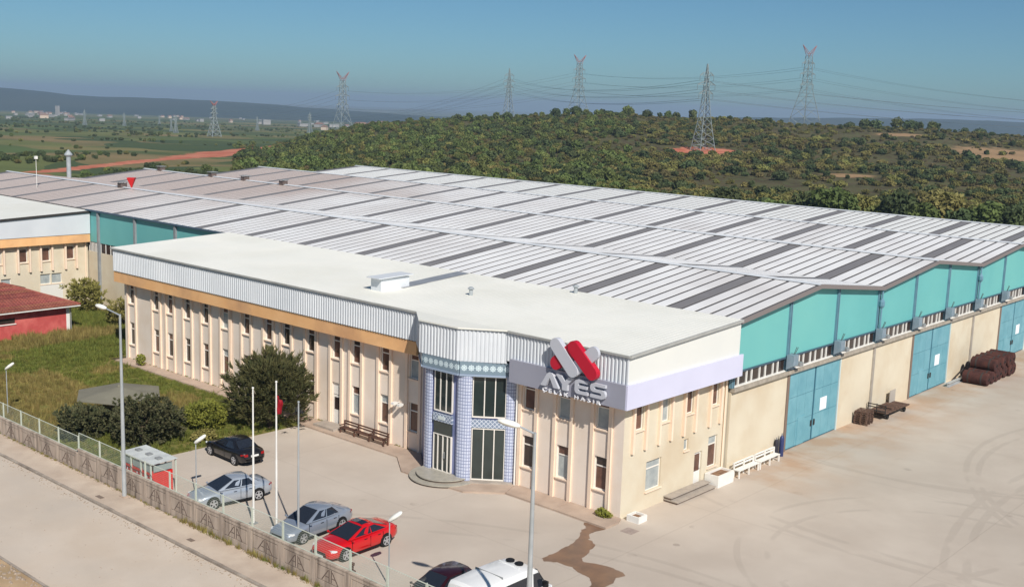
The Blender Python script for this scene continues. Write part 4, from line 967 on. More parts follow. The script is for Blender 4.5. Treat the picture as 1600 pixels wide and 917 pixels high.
        for x in (.05,-.85):
            h = MB(); h.box(x-.1,s*.878-.012,.76,x+.08,s*.878+.012,.79); h.build('door_handle', CHR, c, local=True)
        for gx in (.92,-.28,-1.12):
            gp = MB(); gp.box(gx-.008,s*.872-.014,.32,gx+.008,s*.872+.014,.86); gp.build('door_gap', CHR, c, local=True)
        sl = MB(); sl.box(spec['wb'][0]+.4,s*.83-.03,.17,spec['wb'][1]-.4,s*.83+.03,.24); sl.build('sill', CHR, c, local=True)
        for fx, nm, M_ in ((1,'headlight',LENS),(-1,'taillight',TAIL)):
            li = MB(); xs = spec['L'][-3] if fx > 0 else spec['L'][1]; w_ = spec['w'][-3] if fx > 0 else spec['w'][1]; zz = .60 if fx > 0 else .74
            x2 = xs-.22*fx; w2_ = (spec['w'][-4] if fx > 0 else spec['w'][2])
            li.add([(xs+.05*fx,s*w_*.62,zz-.07),(xs+.03*fx,s*w_*.93,zz-.06),(x2,s*(w2_+.012),zz-.01),(x2,s*(w2_+.008),zz+.07),(xs+.02*fx,s*w_*.93,zz+.09),(xs+.03*fx,s*w_*.62,zz+.08),
                    (xs-.15*fx,s*w_*.6,zz)], [(0,1,4,5),(1,2,3,4),(5,4,3,6),(0,6,2,1)]); li.build(nm, M_, c, local=True)
        for x in spec['wb']:
            w0 = .87 if spec is not HAT else .84
            ar = MB(); ar.tube((x,s*(w0-.10),.33),(x,s*(w0+.006),.33),.385,n=20); ar.build('wheel_arch', BLACK, c, local=True)  # wells are not cut; a flat disc carries their shade as colour
            wl = MB(); wl.tube((x,s*(w0-.17),.315),(x,s*(w0+.03),.315),.315,n=20); wo = wl.build('wheel', TYRE, c, smooth=40, local=True)
            rm = MB(); rm.lathe((0,0,0),[(.0,.0),(.06,.0),(.07,-.012),(.205,-.012),(.215,.006)],20); rm.cur = 0
            rv = [(x+vx, s*(w0+.034)+s*vz*1.0, .315+vy) for vx, vy, vz in rm.v]
            r2_ = MB(); 
            for q in range(5):
                a = 2*math.pi*q/5; ca_, sa_ = math.cos(a), math.sin(a)
                pts = [(-.035,.04),(.035,.04),(.045,.22),(-.045,.22)]
                r2_.add([(x+px_*ca_-pz_*sa_, s*(w0+.045), .315+px_*sa_+pz_*ca_) for px_, pz_ in pts]+[(x+px_*ca_-pz_*sa_, s*(w0+.03), .315+px_*sa_+pz_*ca_) for px_, pz_ in pts], [(0,1,2,3),(0,4,5,1),(1,5,6,2),(2,6,7,3),(3,7,4,0)])
            r2_.tube((x,s*(w0+.03),.315),(x,s*(w0+.05),.315),.06,n=10)
            for q in range(20):
                a, b = 2*math.pi*q/20, 2*math.pi*(q+1)/20
                r2_.add([(x+r_*math.cos(t_), s*(w0+.042), .315+r_*math.sin(t_)) for t_, r_ in ((a,.2),(b,.2),(b,.235),(a,.235))],[(0,1,2,3)])
            inst(r2_.mesh('rim', RIM), 'rim', wo, (0,0,0))
            dk = MB(); dk.tube((x,s*(w0+.028),.315),(x,s*(w0+.032),.315),.2,n=16); inst(dk.mesh('rim_dish', CHR), 'rim_dish', wo, (0,0,0))
    fx = spec['L'][-1]; bxr = spec['L'][0]
    g = MB(); g.box(fx-.12,-.42,.40,fx+.015,.42,.52); g.build('grille', CHR, c, local=True)
    p = MB(); p.box(fx-.02,-.26,.28,fx+.03,.26,.38); p.build('number_plate', PLATE, c, local=True)
    p = MB(); p.box(bxr-.03,-.26,.62,bxr+.05,.26,.73); p.build('number_plate', PLATE, c, local=True)
    b = MB(); b.box(bxr-.03,-.55,.34,bxr+.1,.55,.46); b.build('rear_bumper', CHR, c, local=True)
    return c
def paint(n, r, g, b, me_=.4): return mat(n, C(r,g,b), None, 1, .28, metal=me_, coat=1)
DOWN = R(-90)
make_car('parked_car', 'black saloon parked alone near the lawn, its rear plate towards the office', paint('paint_black',30,28,30,.2), SED, (-23.1,-8.95,.005), R(178))
make_car('parked_car', 'light silver saloon parked by the fence, leftmost of the cars facing the wall', paint('paint_silver',176,184,194), SED, (-16.9,-13.55,.005), DOWN-R(9))
make_car('parked_car', 'bluish silver saloon parked beside the red coupe', paint('paint_bluesilver',150,160,174), SED, (-10.05,-13.25,.005), DOWN+R(4))
make_car('parked_car', 'bright red coupe with black roof parked facing the fence', paint('paint_red',204,14,20,.1), CPE, (-6.85,-13.05,.005), DOWN+R(1), True) 
make_car('parked_car', 'dark maroon hatchback between the red coupe and the white van', paint('paint_maroon',52,18,26,.2), HAT, (.42,-14.35,.005), DOWN+R(3))
# white van
van = thing('white_van', 'white panel van with two black roof vents at the bottom of the picture', 'van', (3.45,-13.45,.005), R(90))
VW = mat('van_white', C(232,232,230), None, 1, .3, coat=.6)
Lx_ = [-2.6,-2.55,-2.4,-1.0,.4,1.05,1.35,1.6,2.0,2.35,2.5,2.58]; tp_ = [1.9,2.2,2.32,2.36,2.34,2.28,2.12,1.72,1.22,1.08,.92,.7]; w__ = [.9,.95,.98,1.0,1.0,.99,.98,.96,.94,.86,.76,.62]
rows = []
for x, tp, w_ in zip(Lx_, tp_, w__):
    hh = [(w_*.95,.28),(w_,.5),(w_,min(1.15,tp*.8)),(w_*(.93 if tp > 1.4 else .98),max(tp-.35,tp*.86)),(w_*(.84 if tp > 1.4 else .9),tp-.08),(w_*.6,tp-.01)]
    rows.append([(x,-a,z) for a,z in hh]+[(x,0,tp+.015)]+[(x,a,z) for a,z in hh[::-1]])
mb = MB(); mb.grid(rows); k = len(rows[0]); mb.add(rows[0],[tuple(range(k))]); mb.add(rows[-1],[tuple(range(k))[::-1]]); n = len(rows); mb.add([r[0] for r in rows]+[r[-1] for r in rows],[(i,n+i,n+i+1,i+1) for i in range(n-1)])
mb.build('body', VW, van, smooth=35, local=True)
def vp(nm, pts, nv, M_=CGL):
    o = Vector(nv)*.012; m_ = MB(); m_.add([Vector(p)+o for p in pts]+[Vector(p)-o for p in pts],[(0,1,2,3),(0,4,5,1),(1,5,6,2),(2,6,7,3),(3,7,4,0)]); m_.build(nm, M_, van, local=True)
vp('windscreen', [(1.99,-.80,1.26),(1.99,.80,1.26),(1.39,.76,2.06),(1.39,-.76,2.06)], (.8,0,.6))
for s in (-1,1):
    vp('side_window', [(1.75,s*.955,1.28),(.95,s*.995,1.28),(.95,s*.915,2.0),(1.3,s*.905,1.98)], (0,s,.15))
    vp('side_window', [(.80,s*1.0,1.3),(-.9,s*1.003,1.3),(-.9,s*.925,2.0),(.80,s*.925,2.0)], (0,s,.15))
    vp('side_window', [(-1.0,s*1.003,1.3),(-2.3,s*.985,1.3),(-2.3,s*.91,1.98),(-1.0,s*.925,2.0)], (0,s,.15))
    m_ = MB(); m_.box(1.55,s*1.0,1.25,1.68,s*1.22,1.55); m_.build('mirror', CHR, van, local=True)
    for x in (-1.7,1.65):
        ar = MB(); ar.tube((x,s*.86,.36),(x,s*1.004,.36),.42,n=20); ar.build('wheel_arch', BLACK, van, local=True)
        wl = MB(); wl.tube((x,s*.8,.34),(x,s*1.02,.34),.34,n=20); wo = wl.build('wheel', TYRE, van, smooth=40, local=True)
        rm = MB(); rm.tube((x,s*1.01,.34),(x,s*1.03,.34),.2,n=14); inst(rm.mesh('rim', RIM),'rim',wo,(0,0,0))
    li = MB(); li.box(2.35,s*.5,.82,2.5,s*.76,.98); li.build('headlight', LENS, van, local=True)
    li = MB(); li.box(-2.62,s*.8,.9,-2.5,s*.93,1.4); li.build('taillight', TAIL, van, local=True)
for y in (-.26,.26):
    v = MB(); v.lathe((.75,y,2.33),[(.0,.0),(.2,.0),(.2,.06),(.14,.09),(0,.09)],16); v.build('roof_vent', CHR, van, local=True)
v = MB(); v.box(.35,-.6,2.345,.42,.6,2.375); v.build('roof_bar', VW, van, local=True)
v = MB(); v.box(-.93,-.8,2.30,-.9,.8,2.385); v.build('roof_seam', GREY, van, local=True)
v = MB(); v.box(-2.64,-.3,.55,-2.58,.3,.68); v.build('number_plate', PLATE, van, local=True)

# ------------------------------------------------------------------ poles and lamps
for x, y, h, lb in ((-13.1,-14.65,7.3,'bare white flagpole, leftmost of the three behind the fence'),(-11.12,-14.65,8.0,'white flagpole carrying the drooping red flag'),(-9.38,-14.6,7.3,'thin grey flagpole in front of the bluish silver car')):
    o = thing('flagpole', lb, 'flagpole', (x,y,0), group='flagpoles behind the fence')
    M_ = GALV if x > -10 else WHITE
    MB().tube((x,y,0),(x,y,h*.5),.06,.055,n=10).build('lower_tube', M_, o); MB().tube((x,y,h*.5),(x,y,h),.05,.035,n=10).build('upper_tube', M_, o)
    MB().lathe((x,y,h),[(.035,0),(.06,.03),(.06,.07),(0,.11)],8).build('finial', M_, o); MB().box(x-.18,y-.18,-.01,x+.18,y+.18,.06).build('base_plate', GREY, o)
fl = MB(); rows = []
for j in range(14):
    v = j/13; row = []
    for i in range(10):
        u = i/9; wv = .07*math.sin(u*9+v*2)+.03*math.sin(u*17)
        row.append((-11.08+.34*u*(.55+.45*math.sin(v*2.6+.4))+.03*math.sin(v*8), -14.65+wv+.1*u, 7.35-.95*v-.28*u*(1-v)))
    rows.append(row)
fl.grid(rows); fo = fl.build('flag', mat('flag_red', C(160,20,36), None, 1, .7, trans=.25), smooth=60)
tag(fo, 'red flag hanging limp from the middle flagpole', 'flag')
LHW = mat('lamp_head_white', C(238,236,226), None, 1, .4)
def tall_lamp(x, y, h, ax, ay, lb):
    o = thing('street_lamp', lb, 'street lamp', (x,y,0), group='tall street lamps on the pavement')
    MB().tube((x,y,.1),(x,y,h),.13,.06,n=12).build('pole', GALV, o, smooth=40)
    MB().box(x-.25,y-.2,.09,x+.25,y+.2,.14).build('base_plate', PAVE, o)
    tip = Vector((x+ax,y+ay,h+.18)); MB().tube((x,y,h-.05),tip,.045,.035,n=8).build('arm', GALV, o)
    d = Vector((ax,ay,.1)).normalized(); sd_ = Vector((-d.y,d.x,0)).normalized(); up_ = Vector((0,0,1)); rows = []
    for u, w_, h_ in ((-.1,.04,.04),(.0,.12,.09),(.25,.16,.13),(.55,.15,.12),(.75,.1,.08),(.82,.02,.02)):
        c_ = tip+d*u; rows.append([tuple(c_+sd_*(w_*math.cos(a))+up_*(h_*math.sin(a))) for a in [2*math.pi*k/12 for k in range(13)]])
    m_ = MB(); m_.grid(rows); m_.build('lamp_head', LHW, o, smooth=60)
tall_lamp(-21.1,-17.5,10.35,-1.25,-.16,'tall galvanised street lamp with white head at the left end of the pavement')
tall_lamp(8.35,-17.5,10.3,-.62,-.26,'tall galvanised street lamp standing in front of the office entrance')
def small_lamp(x, y, h, lb):
    o = thing('garden_lamp', lb, 'lamp', (x,y,0), group='low lamps behind the fence')
    MB().tube((x,y,0),(x,y,h),.035,.028,n=8).build('pole', GALV, o)
    d = Vector((.62,.45,.6)).normalized(); sd_ = Vector((-d.y,d.x,0)).normalized(); up_ = d.cross(sd_)*-1; rows = []
    for u, w_, h_ in ((-.08,.05,.05),(.05,.16,.1),(.35,.2,.12),(.66,.16,.09),(.74,.02,.02)):
        c_ = Vector((x,y,h))+d*u; rows.append([tuple(c_+sd_*(w_*math.cos(a))+up_*(h_*math.sin(a))) for a in [2*math.pi*k/10 for k in range(11)]])
    m_ = MB(); m_.grid(rows); m_.build('lamp_head', LHW, o, smooth=60)
small_lamp(-41.0,-14.9,3.3,'low lamp with tilted white head on the lawn at the left edge')
small_lamp(-18.2,-14.8,3.3,'low lamp with tilted white head beside the red storage cage')
small_lamp(-2.4,-14.8,3.2,'low lamp with tilted white head behind the red coupe')
o = thing('hydrant', 'rusty standpipe hydrant behind the fence near the red coupe', 'hydrant', (-3.7,-15.9,0))
MB().tube((-3.7,-15.9,0),(-3.7,-15.9,1.0),.07,n=8).build('pipe', RUST, o); v = MB(); v.tube((-3.9,-15.9,.7),(-3.5,-15.9,.7),.06); v.lathe((-3.7,-15.9,.95),[(.12,0),(.12,.1),(0,.16)],8); v.build('valve', RUST, o)

# ------------------------------------------------------------------ red storage cage
cg = thing('storage_cage', 'steel cage with red panels and grey sheet roof behind the fence', 'storage cage', (-22.1,-15.4,0))
CRED = mat('cage_red', C(214,40,36), C(198,32,30), 2, .55)
x0, x1, y0, y1 = -23.2,-20.1,-16.45,-14.9
for i in range(3):
    a, b = x0+(x1-x0)/3*i, x0+(x1-x0)/3*(i+1)
    MB().box(a+.06,y0+.05,.12,b-.06,y1-.15,1.35).build('red_panel', CRED, cg)
    MB().box(a+.5,y0+.035,1.05,b-.45,y0+.048,1.2).build('notice', PAPER, cg)
    MB().box(a+.1,y0+.04,1.42,b-.1,y0+.07,1.82).build('upper_panel', mat('cage_grey', C(150,160,156), None, 1, .5), cg)
MB().box(x1-.06,y0+.2,.25,x1-.04,y1-.2,1.3).build('red_panel', CRED, cg)
MB().box(x1-.06,y0+.2,1.42,x1-.04,y1-.2,1.82).build('upper_panel', mat('cage_grey', C(150,160,156), None), cg)
for i in range(4):
    x = x0+(x1-x0)/3*i
    for y in (y0,y1): MB().box(x-.04,y-.04,0,x+.04,y+.04,1.9).build('post', FWH, cg)
mb = MB(); nn = 20; pts = []
for i in range(nn*2+1):
    x = x0-.15+(x1-x0+.3)*i/(nn*2); pts.append((x, 1.93+.03*(i%2)))
mb.add([(x,y0-.06,z) for x,z in pts]+[(x,y1+.06,z+.06) for x,z in pts],[(i,i+1,len(pts)+i+1,len(pts)+i) for i in range(len(pts)-1)]); mb.build('sheet_roof', mat('sheet_grey', C(186,190,188), C(168,172,172), 1.5, .5), cg)
for x in (-22.7,-21.6,-20.6): MB().box(x-.18,-15.8,1.98,x+.18,-15.5,2.06).build('roof_patch', GREY, cg)

# ------------------------------------------------------------------ benches, planters, yard clutter
def bench(name, label, M_, x0, x1, y, back, axis='x', n=3, group=None):
    o = thing(name, label, 'bench', ((x0+x1)/2,y,0) if axis == 'x' else (y,(x0+x1)/2,0), group=group)
    def B(nm, a0, d0, z0, a1, d1, z1):
        m_ = MB()
        if axis == 'x': m_.box(a0,y+d0,z0,a1,y+d1,z1)
        else: m_.box(y-d0,a0,z0,y-d1,a1,z1)
        m_.build(nm, M_, o)
    zb = .115 if axis == 'x' else 0
    for k in range(n+1):
        a = x0+(x1-x0)*k/n; a = min(max(a,x0+.05),x1-.05)
        B('leg',a-.04,-.38,zb,a+.04,-.3,.44); B('leg',a-.04,.0,zb,a+.04,.08,.9); B('arm' if axis == 'x' else 'bracket',a-.04,-.4,.44 if axis == 'y' else .6,a+.04,.0,.47 if axis == 'y' else .66)
    for d in (-.4,-.24,-.08): B('seat_slat',x0,d,.47,x1,d+.12,.51)
    for z in (.62,.8): B('back_slat',x0,.085,z,x1,.115,z+.1)
    return o
bench('wooden_bench', 'long dark wooden bench against the front wall left of the entrance', WOOD, -22.6,-18.2,-.55,True)
bench('white_bench', 'white slatted bench by the office corner pipe, the one beside the planter', WHITE, 11.0,13.45,.62,True,'y',2,'white benches by the factory wall')
bench('white_bench', 'white slatted bench by the factory wall, the one beside the blue cylinder', WHITE, 13.6,16.1,.62,True,'y',2,'white benches by the factory wall')
def planter(name, label, x0, x1, y0, y1, h):
    o = thing(name, label, 'planter', ((x0+x1)/2,(y0+y1)/2,0)); t_ = .1
    m_ = MB(); m_.box(x0,y0,0,x1,y0+t_,h); m_.build('side', WHITE, o); m_ = MB(); m_.box(x0,y1-t_,0,x1,y1,h); m_.build('side', WHITE, o)
    m_ = MB(); m_.box(x0,y0+t_,0,x0+t_,y1-t_,h); m_.build('side', WHITE, o); m_ = MB(); m_.box(x1-t_,y0+t_,0,x1,y1-t_,h); m_.build('side', WHITE, o)
    m_ = MB(); m_.box(x0+t_,y0+t_,.02,x1-t_,y1-t_,h-.12); m_.build('soil', mat('planter_soil', C(150,118,92), C(120,92,72), 4, .95), o)
planter('planter', 'large white concrete planter box beside the side door steps', .06,1.02,8.5,10.3,.72)
planter('planter', 'small white planter box by the corner of the office', .35,1.15,.15,.95,.36)
o = thing('gas_cylinder', 'dark blue gas cylinder standing beside the first blue gate', 'gas cylinder', (.5,17.2,0))
CB = mat('cylinder_blue', C(52,62,104), None, 1, .4)
v = MB(); v.lathe((.5,17.2,0),[(0,0),(.15,0),(.155,.03),(.155,1.15),(.13,1.3),(.06,1.38),(.05,1.42),(0,1.42)],14); v.build('tank', CB, o, smooth=50); v = MB(); v.tube((.5,17.2,1.4),(.5,17.2,1.55),.05); v.build('valve', GREY, o)
o = thing('gas_cylinder', 'second dark cylinder behind the blue one by the gate', 'gas cylinder', (.36,16.75,0)); v = MB(); v.lathe((.36,16.75,0),[(0,0),(.13,0),(.135,1.0),(.11,1.12),(.05,1.2),(0,1.2)],14); v.build('tank', mat('cylinder_dark', C(50,48,56), None), o, smooth=50); v = MB(); v.tube((.36,16.75,1.18),(.36,16.75,1.32),.045); v.build('valve', GREY, o)
# pallet stack: each pallet a thing
for k in range(7):
    z = .145*k; a = rnd.uniform(-.09,.09)
    o = thing('pallet', ('weathered pallet in the stack beside the blue gate, '+['bottom one','second from the ground','third from the ground','fourth from the ground','third from the top','second from the top','topmost one'][k]), 'pallet', (.85,29.0,z), a, 'stacked pallets by the gate')
    for q in range(5): inst(MB().box(-.5,-.6+.26*q,.12,.5,-.6+.26*q+.14,.14).mesh('deck_board', WOODP),'deck_board',o,(0,0,0))
    for x in (-.44,0,.44):
        for y in (-.54,0,.5): inst(MB().box(x-.06,y-.06,.025,x+.06,y+.06,.118).mesh('block', WOODP),'block',o,(0,0,0))
    for y in (-.55,.45): inst(MB().box(-.5,y,.001,.5,y+.1,.024).mesh('bottom_board', WOODP),'bottom_board',o,(0,0,0))
o = thing('flat_cart', 'low wooden flat cart with a slatted end rack by the factory wall', 'cart', (.95,33.3,0))
for q in range(7): MB().box(.3,30.9+.62*q,.5,1.75,30.9+.62*q+.5,.56).build('deck_board', WOODP, o)
for x in (.4,1.6): MB().box(x-.06,30.8,.4,x+.06,35.4,.498).build('rail', DARK, o)
for y in (31.5,34.6):
    for x in (.42,1.58): MB().tube((x-.06,y,.2),(x+.06,y,.2),.2,n=14).build('wheel', TYRE, o)
    MB().tube((.42,y,.2),(1.58,y,.2),.04).build('axle', DARK, o); MB().box(.36,y-.1,.25,1.64,y+.1,.399).build('bolster', DARK, o)
for z in (.65,.9,1.1): MB().box(.3,30.75,z,1.75,30.8,z+.07).build('rack_bar', DARK, o)
for x in (.33,1.0,1.68): MB().box(x-.03,30.8,.5,x+.03,30.85,1.2).build('rack_post', DARK, o)
o = tag(MB().box(.5,34.2,.565,.56,35.2,1.5).build('board', mat('board_grey', C(176,168,158), None)), 'pale board standing upright on the far end of the cart', 'board')
o = thing('skid_pallet', 'dark pallet lying flat on the deck of the cart', 'pallet', (1.05,33.0,.56))
for q in range(6): MB().box(.55,32.3+.24*q,.66,1.55,32.3+.24*q+.15,.69).build('deck_board', WOODP, o)
for x in (.6,1.05,1.5): MB().box(x-.05,32.3,.562,x+.05,33.65,.659).build('bearer', WOODP, o)
o = thing('steel_beam', 'pale steel channel beam lying on the ground before the rusty rolls', 'beam', (.9,47.0,0))
MB().box(.75,45.2,0,1.05,49.4,.05).build('lower_flange', GALV, o); MB().box(.87,45.2,.05,.93,49.4,.3).build('web', GALV, o); MB().box(.75,45.2,.3,1.05,49.4,.35).build('upper_flange', GALV, o)
o = thing('steel_beam', 'bent dark rail leaning between the beam and the rusty rolls', 'beam', (.5,49.3,0)); MB().tube((.45,48.0,.25),(.5,50.2,.9),.05).build('bar', DARK, o); MB().tube((.45,48.0,.25),(.5,47.7,.0),.05).build('foot', DARK, o)
def roll_mesh():
    v = MB(); r_ = .54; v.lathe((0,0,0),[(.12,-1.05),(.46,-1.05),(r_,-1.0),(r_*1.01,-.33),(r_*.98,-.31),(r_*1.01,-.29),(r_*1.01,.29),(r_*.98,.31),(r_*1.01,.33),(r_,1.0),(.46,1.05),(.12,1.05),(.1,.7)],20); return v
rm_ = roll_mesh().mesh('steel_roll', RUST, smooth=30); core_me = MB().lathe((0,0,0),[(.1,-1.1),(.1,1.1)],10).mesh('core_tube', DARK); wrap_me = MB().lathe((0,0,.0),[(.545,-.62),(.565,-.62),(.565,-.5),(.545,-.5)],20).mesh('binding', DARK)
pos = [(48.35+1.1*k,.555,1) for k in range(7)]+[(50.0+1.1*k,1.51,2) for k in range(5)]
words = ['nearest','second','third','fourth','fifth','sixth','farthest']
for i, (y, z, rw) in enumerate(pos):
    k = i if rw == 1 else i-7
    wn = words[k] if rw == 1 else ['nearest','second','third','fourth','farthest'][k]
    o = inst(rm_, 'steel_roll', None, (2.15+rnd.uniform(-.1,.1),y,z)); o.rotation_mode = 'ZYX'; o.rotation_euler = (0,R(90),rnd.uniform(0,6))
    tag(o, f'rusty steel roll, {wn} one of the {"bottom" if rw == 1 else "upper"} row of the pile', 'steel roll', 'rusty rolls stacked before the third gate')
    inst(core_me,'core_tube',o,(0,0,0)); inst(wrap_me,'binding',o,(0,0,0)); inst(wrap_me,'binding',o,(0,0,1.1))

# gazebo on the lawn
gz = thing('gazebo', 'gazebo with a faded grey-green hexagonal roof among the shrubs', 'gazebo', (-33.7,-10.7,0))
GZ = mat('gazebo_roof', C(132,128,112), C(118,114,100), .6, .8); cxg, cyg = -34.4,-10.3
hexp = [(cxg+3.0*math.cos(a), cyg+3.0*math.sin(a)) for a in [R(30)+k*math.pi/3 for k in range(6)]]
for k in range(6):
    a, b = hexp[k], hexp[(k+1)%6]; m_ = MB(); m_.add([(a[0],a[1],2.1),(b[0],b[1],2.1),(cxg,cyg,2.55),(a[0],a[1],2.04),(b[0],b[1],2.04),(cxg,cyg,2.49)],[(0,1,2),(5,4,3),(0,3,4,1)]); m_.build('roof_panel', GZ, gz)
    MB().tube((a[0]*.94+cxg*.06,a[1]*.94+cyg*.06,0),(a[0]*.94+cxg*.06,a[1]*.94+cyg*.06,2.1),.06).build('post', WOOD, gz)
MB().lathe((cxg,cyg,2.52),[(.1,0),(.1,.1),(0,.2)],8).build('finial', GZ, gz)

# ------------------------------------------------------------------ vegetation
def leafmat(nm, a, b, rand=.25, sc=1.5): return mat(nm, C(*a), C(*b), sc, .75, spec=.2, rand=rand, trans=.25, lo=.3, hi=.7)
LF_DARK = leafmat('leaf_conifer', (74,82,52), (112,106,68), .1, 1.6); LF_SHR = leafmat('leaf_shrub', (74,84,56), (116,112,80), .12, 2.5)
LF_YEL = leafmat('leaf_yellow', (158,158,72), (118,124,56), .1); LF_BUSH = leafmat('leaf_bush', (166,156,92), (124,122,66), .12)
LF_H = [leafmat('leaf_hill_olive', (142,138,80), (114,112,64), .3, .4), leafmat('leaf_hill_green', (122,134,76), (92,106,60), .3, .4), leafmat('leaf_hill_dark', (94,106,66), (70,82,54), .28, .4), leafmat('leaf_hill_brown', (126,118,78), (104,98,64), .28, .4)]
BARK = mat('bark', C(84,68,56), C(64,52,44), 4, .9)
def crown(rg, lobes, n, size, flat=.5, up=0, squash=1):
    """leaf quads scattered through ellipsoid lobes (cx,cy,cz,rx,ry,rz), denser to the outside"""
    m_ = MB(); tot = sum(l[3]*l[4]*l[5] for l in lobes)
    for l in lobes:
        k = int(n*l[3]*l[4]*l[5]/tot)+1
        for _ in range(k):
            while 1:
                v = Vector((rg.uniform(-1,1),rg.uniform(-1,1),rg.uniform(-1,1)))
                if .05 < v.length < 1: break
            v = v.normalized()*(v.length**.45)
            p = Vector((l[0]+v.x*l[3], l[1]+v.y*l[4], l[2]+v.z*l[5]))
            d = Vector((v.x/l[3], v.y/l[4], v.z/l[5])).normalized()
            nr = (d*flat+Vector((rg.gauss(0,1),rg.gauss(0,1),rg.gauss(0,1)))*.45+Vector((0,0,.25))).normalized()
            if up:
                a = (Vector((rg.gauss(0,.35),rg.gauss(0,.35),1))+d*.5).normalized(); b = nr.cross(a)
                if b.length < .1: continue
                b.normalize(); s1, s2 = size*rg.uniform(.8,1.5), size*.28
                m_.add([p-b*s2, p+b*s2, p+a*s1+b*s2*.2, p+a*s1-b*s2*.2], [(0,1,2,3)])
            else:
                a = nr.orthogonal().normalized(); b = nr.cross(a); t_ = rg.uniform(0,6.28); a, b = a*math.cos(t_)+b*math.sin(t_), b*math.cos(t_)-a*math.sin(t_)
                s1, s2 = size*rg.uniform(.6,1.2), size*rg.uniform(.4,.8)
                m_.add([p-a*s1, p-b*s2, p+a*s1, p+b*s2], [(0,1,2,3)])
    return m_
def trunk(rg, h, r_, limbs, spread):
    m_ = MB(); p = Vector((0,0,-.15))
    q = Vector((rg.uniform(-.1,.1)*h,rg.uniform(-.1,.1)*h,h)); m_.tube(p,q,r_,r_*.6,n=7)
    for k in range(limbs):
        a = 6.28*k/limbs+rg.uniform(-.4,.4); b = p.lerp(q,rg.uniform(.5,.95)); e = b+Vector((math.cos(a)*spread*rg.uniform(.5,1),math.sin(a)*spread*rg.uniform(.5,1),spread*rg.uniform(.5,1.1)))
        m_.tube(b,e,r_*.45,r_*.12,n=5)
    return m_
def plant(name, label, cat, loc, cr, tr, lm, group=None, rz=0):
    o = thing(name, label, cat, loc, rz, group); inst(cr.mesh('crown', lm) if isinstance(cr, MB) else cr, 'crown', o, (0,0,0)); inst(tr.mesh('trunk', BARK) if isinstance(tr, MB) else tr, 'trunk', o, (0,0,0)); return o
g_ = random.Random(3)
def tufted(rg, lobes, n, L_, blades, wd, upw, cone):
    """foliage as sprays: each spray is a fan of narrow blades leaving one twig point"""
    m_ = MB(); tot = sum(l[3]*l[4]*l[5] for l in lobes)
    for l in lobes:
        for _ in range(int(n*l[3]*l[4]*l[5]/tot)+1):
            v = Vector((rg.gauss(0,1),rg.gauss(0,1),rg.gauss(0,1))).normalized()*rg.uniform(.55,1.04)
            p = Vector((l[0]+v.x*l[3], l[1]+v.y*l[4], max(.1,l[2]+v.z*l[5]))); ax = (Vector((v.x,v.y,v.z*.6)).normalized()+Vector((0,0,upw))).normalized()
            ll = L_*rg.uniform(.6,1.35)
            for _k in range(blades):
                d = (ax+Vector((rg.gauss(0,cone),rg.gauss(0,cone),rg.gauss(0,cone)))).normalized(); sd_ = d.orthogonal().normalized(); th = rg.uniform(0,6.28); sd_ = sd_*math.cos(th)+d.cross(sd_)*math.sin(th)
                q = p+ax*ll*rg.uniform(-.1,.5); e = ll*rg.uniform(.4,.8)
                m_.add([q-sd_*wd*.4, q+d*e*.5-sd_*wd, q+d*e, q+d*e*.5+sd_*wd],[(0,1,2,3)])
    return m_
lob = [(0,0,2.2,2.1,2.1,1.9),(-1.1,-.5,1.7,1.4,1.4,1.5),(1.1,.4,1.8,1.4,1.4,1.5),(.2,-1.2,1.6,1.4,1.3,1.4),(0,.1,3.2,1.5,1.5,1.1),(.8,-.6,2.9,1.25,1.25,1.2),(-.9,.5,2.9,1.2,1.2,1.2),(.3,1.0,2.7,1.3,1.2,1.3),(-.6,-1.0,2.6,1.2,1.2,1.2),(1.2,.6,2.5,1.1,1.1,1.1)]
plant('conifer_tree', 'large rounded dark conifer in front of the office wall', 'tree', (-26.9,-3.4,0), tufted(g_,[tuple(c*1.2 for c in l) for l in lob],1150,.66,22,.03,1.0,.3), trunk(g_,2.6,.2,7,1.3), LF_DARK)
def lump(rg, rx, ry, h, k, rs):
    L_ = [(0,0,h*.5,rx*.75,ry*.75,h*.5)]
    for _ in range(k):
        a = rg.uniform(0,6.28); u = rg.uniform(.3,.75); s_ = rg.uniform(.3,.5)*rs; L_.append((rx*u*math.cos(a),ry*u*math.sin(a),h*rg.uniform(.3,.78),rx*s_,ry*s_,h*s_*.62))
    return L_
plant('shrub', 'big dark olive shrub right of the gazebo, in front of it', 'shrub', (-29.3,-11.6,0), tufted(g_,lump(g_,2.4,2.4,3.0,16,.95),800,.36,20,.05,.5,.55), trunk(g_,1.2,.12,6,.9), LF_SHR)
plant('shrub', 'dark shrub left of the gazebo nearer the fence', 'shrub', (-33.0,-13.6,0), tufted(g_,lump(g_,2.0,1.8,2.0,12,.95),520,.34,20,.05,.5,.55), trunk(g_,.8,.1,6,.7), LF_SHR)
plant('shrub', 'yellow-green low bush beside the conifer and black car', 'shrub', (-29.6,-6.6,0), tufted(g_,lump(g_,1.9,1.6,1.7,14,.8),520,.3,18,.045,.6,.6), trunk(g_,.7,.08,6,.6), LF_YEL)
plant('shrub', 'loose straw-green bush against the factory wall behind the red hut', 'shrub', (-73.0,7.6,0), tufted(g_,lump(g_,3.2,1.8,3.2,18,.7),320,.5,16,.06,.8,.5), trunk(g_,1.2,.1,8,1.2), LF_BUSH)
plant('shrub', 'straggly pale bush between the red hut and the office end wall', 'shrub', (-63.5,6.5,0), tufted(g_,lump(g_,2.8,1.8,2.6,12,.7),230,.5,14,.05,.8,.5), trunk(g_,1.0,.1,8,1.2), LF_BUSH)
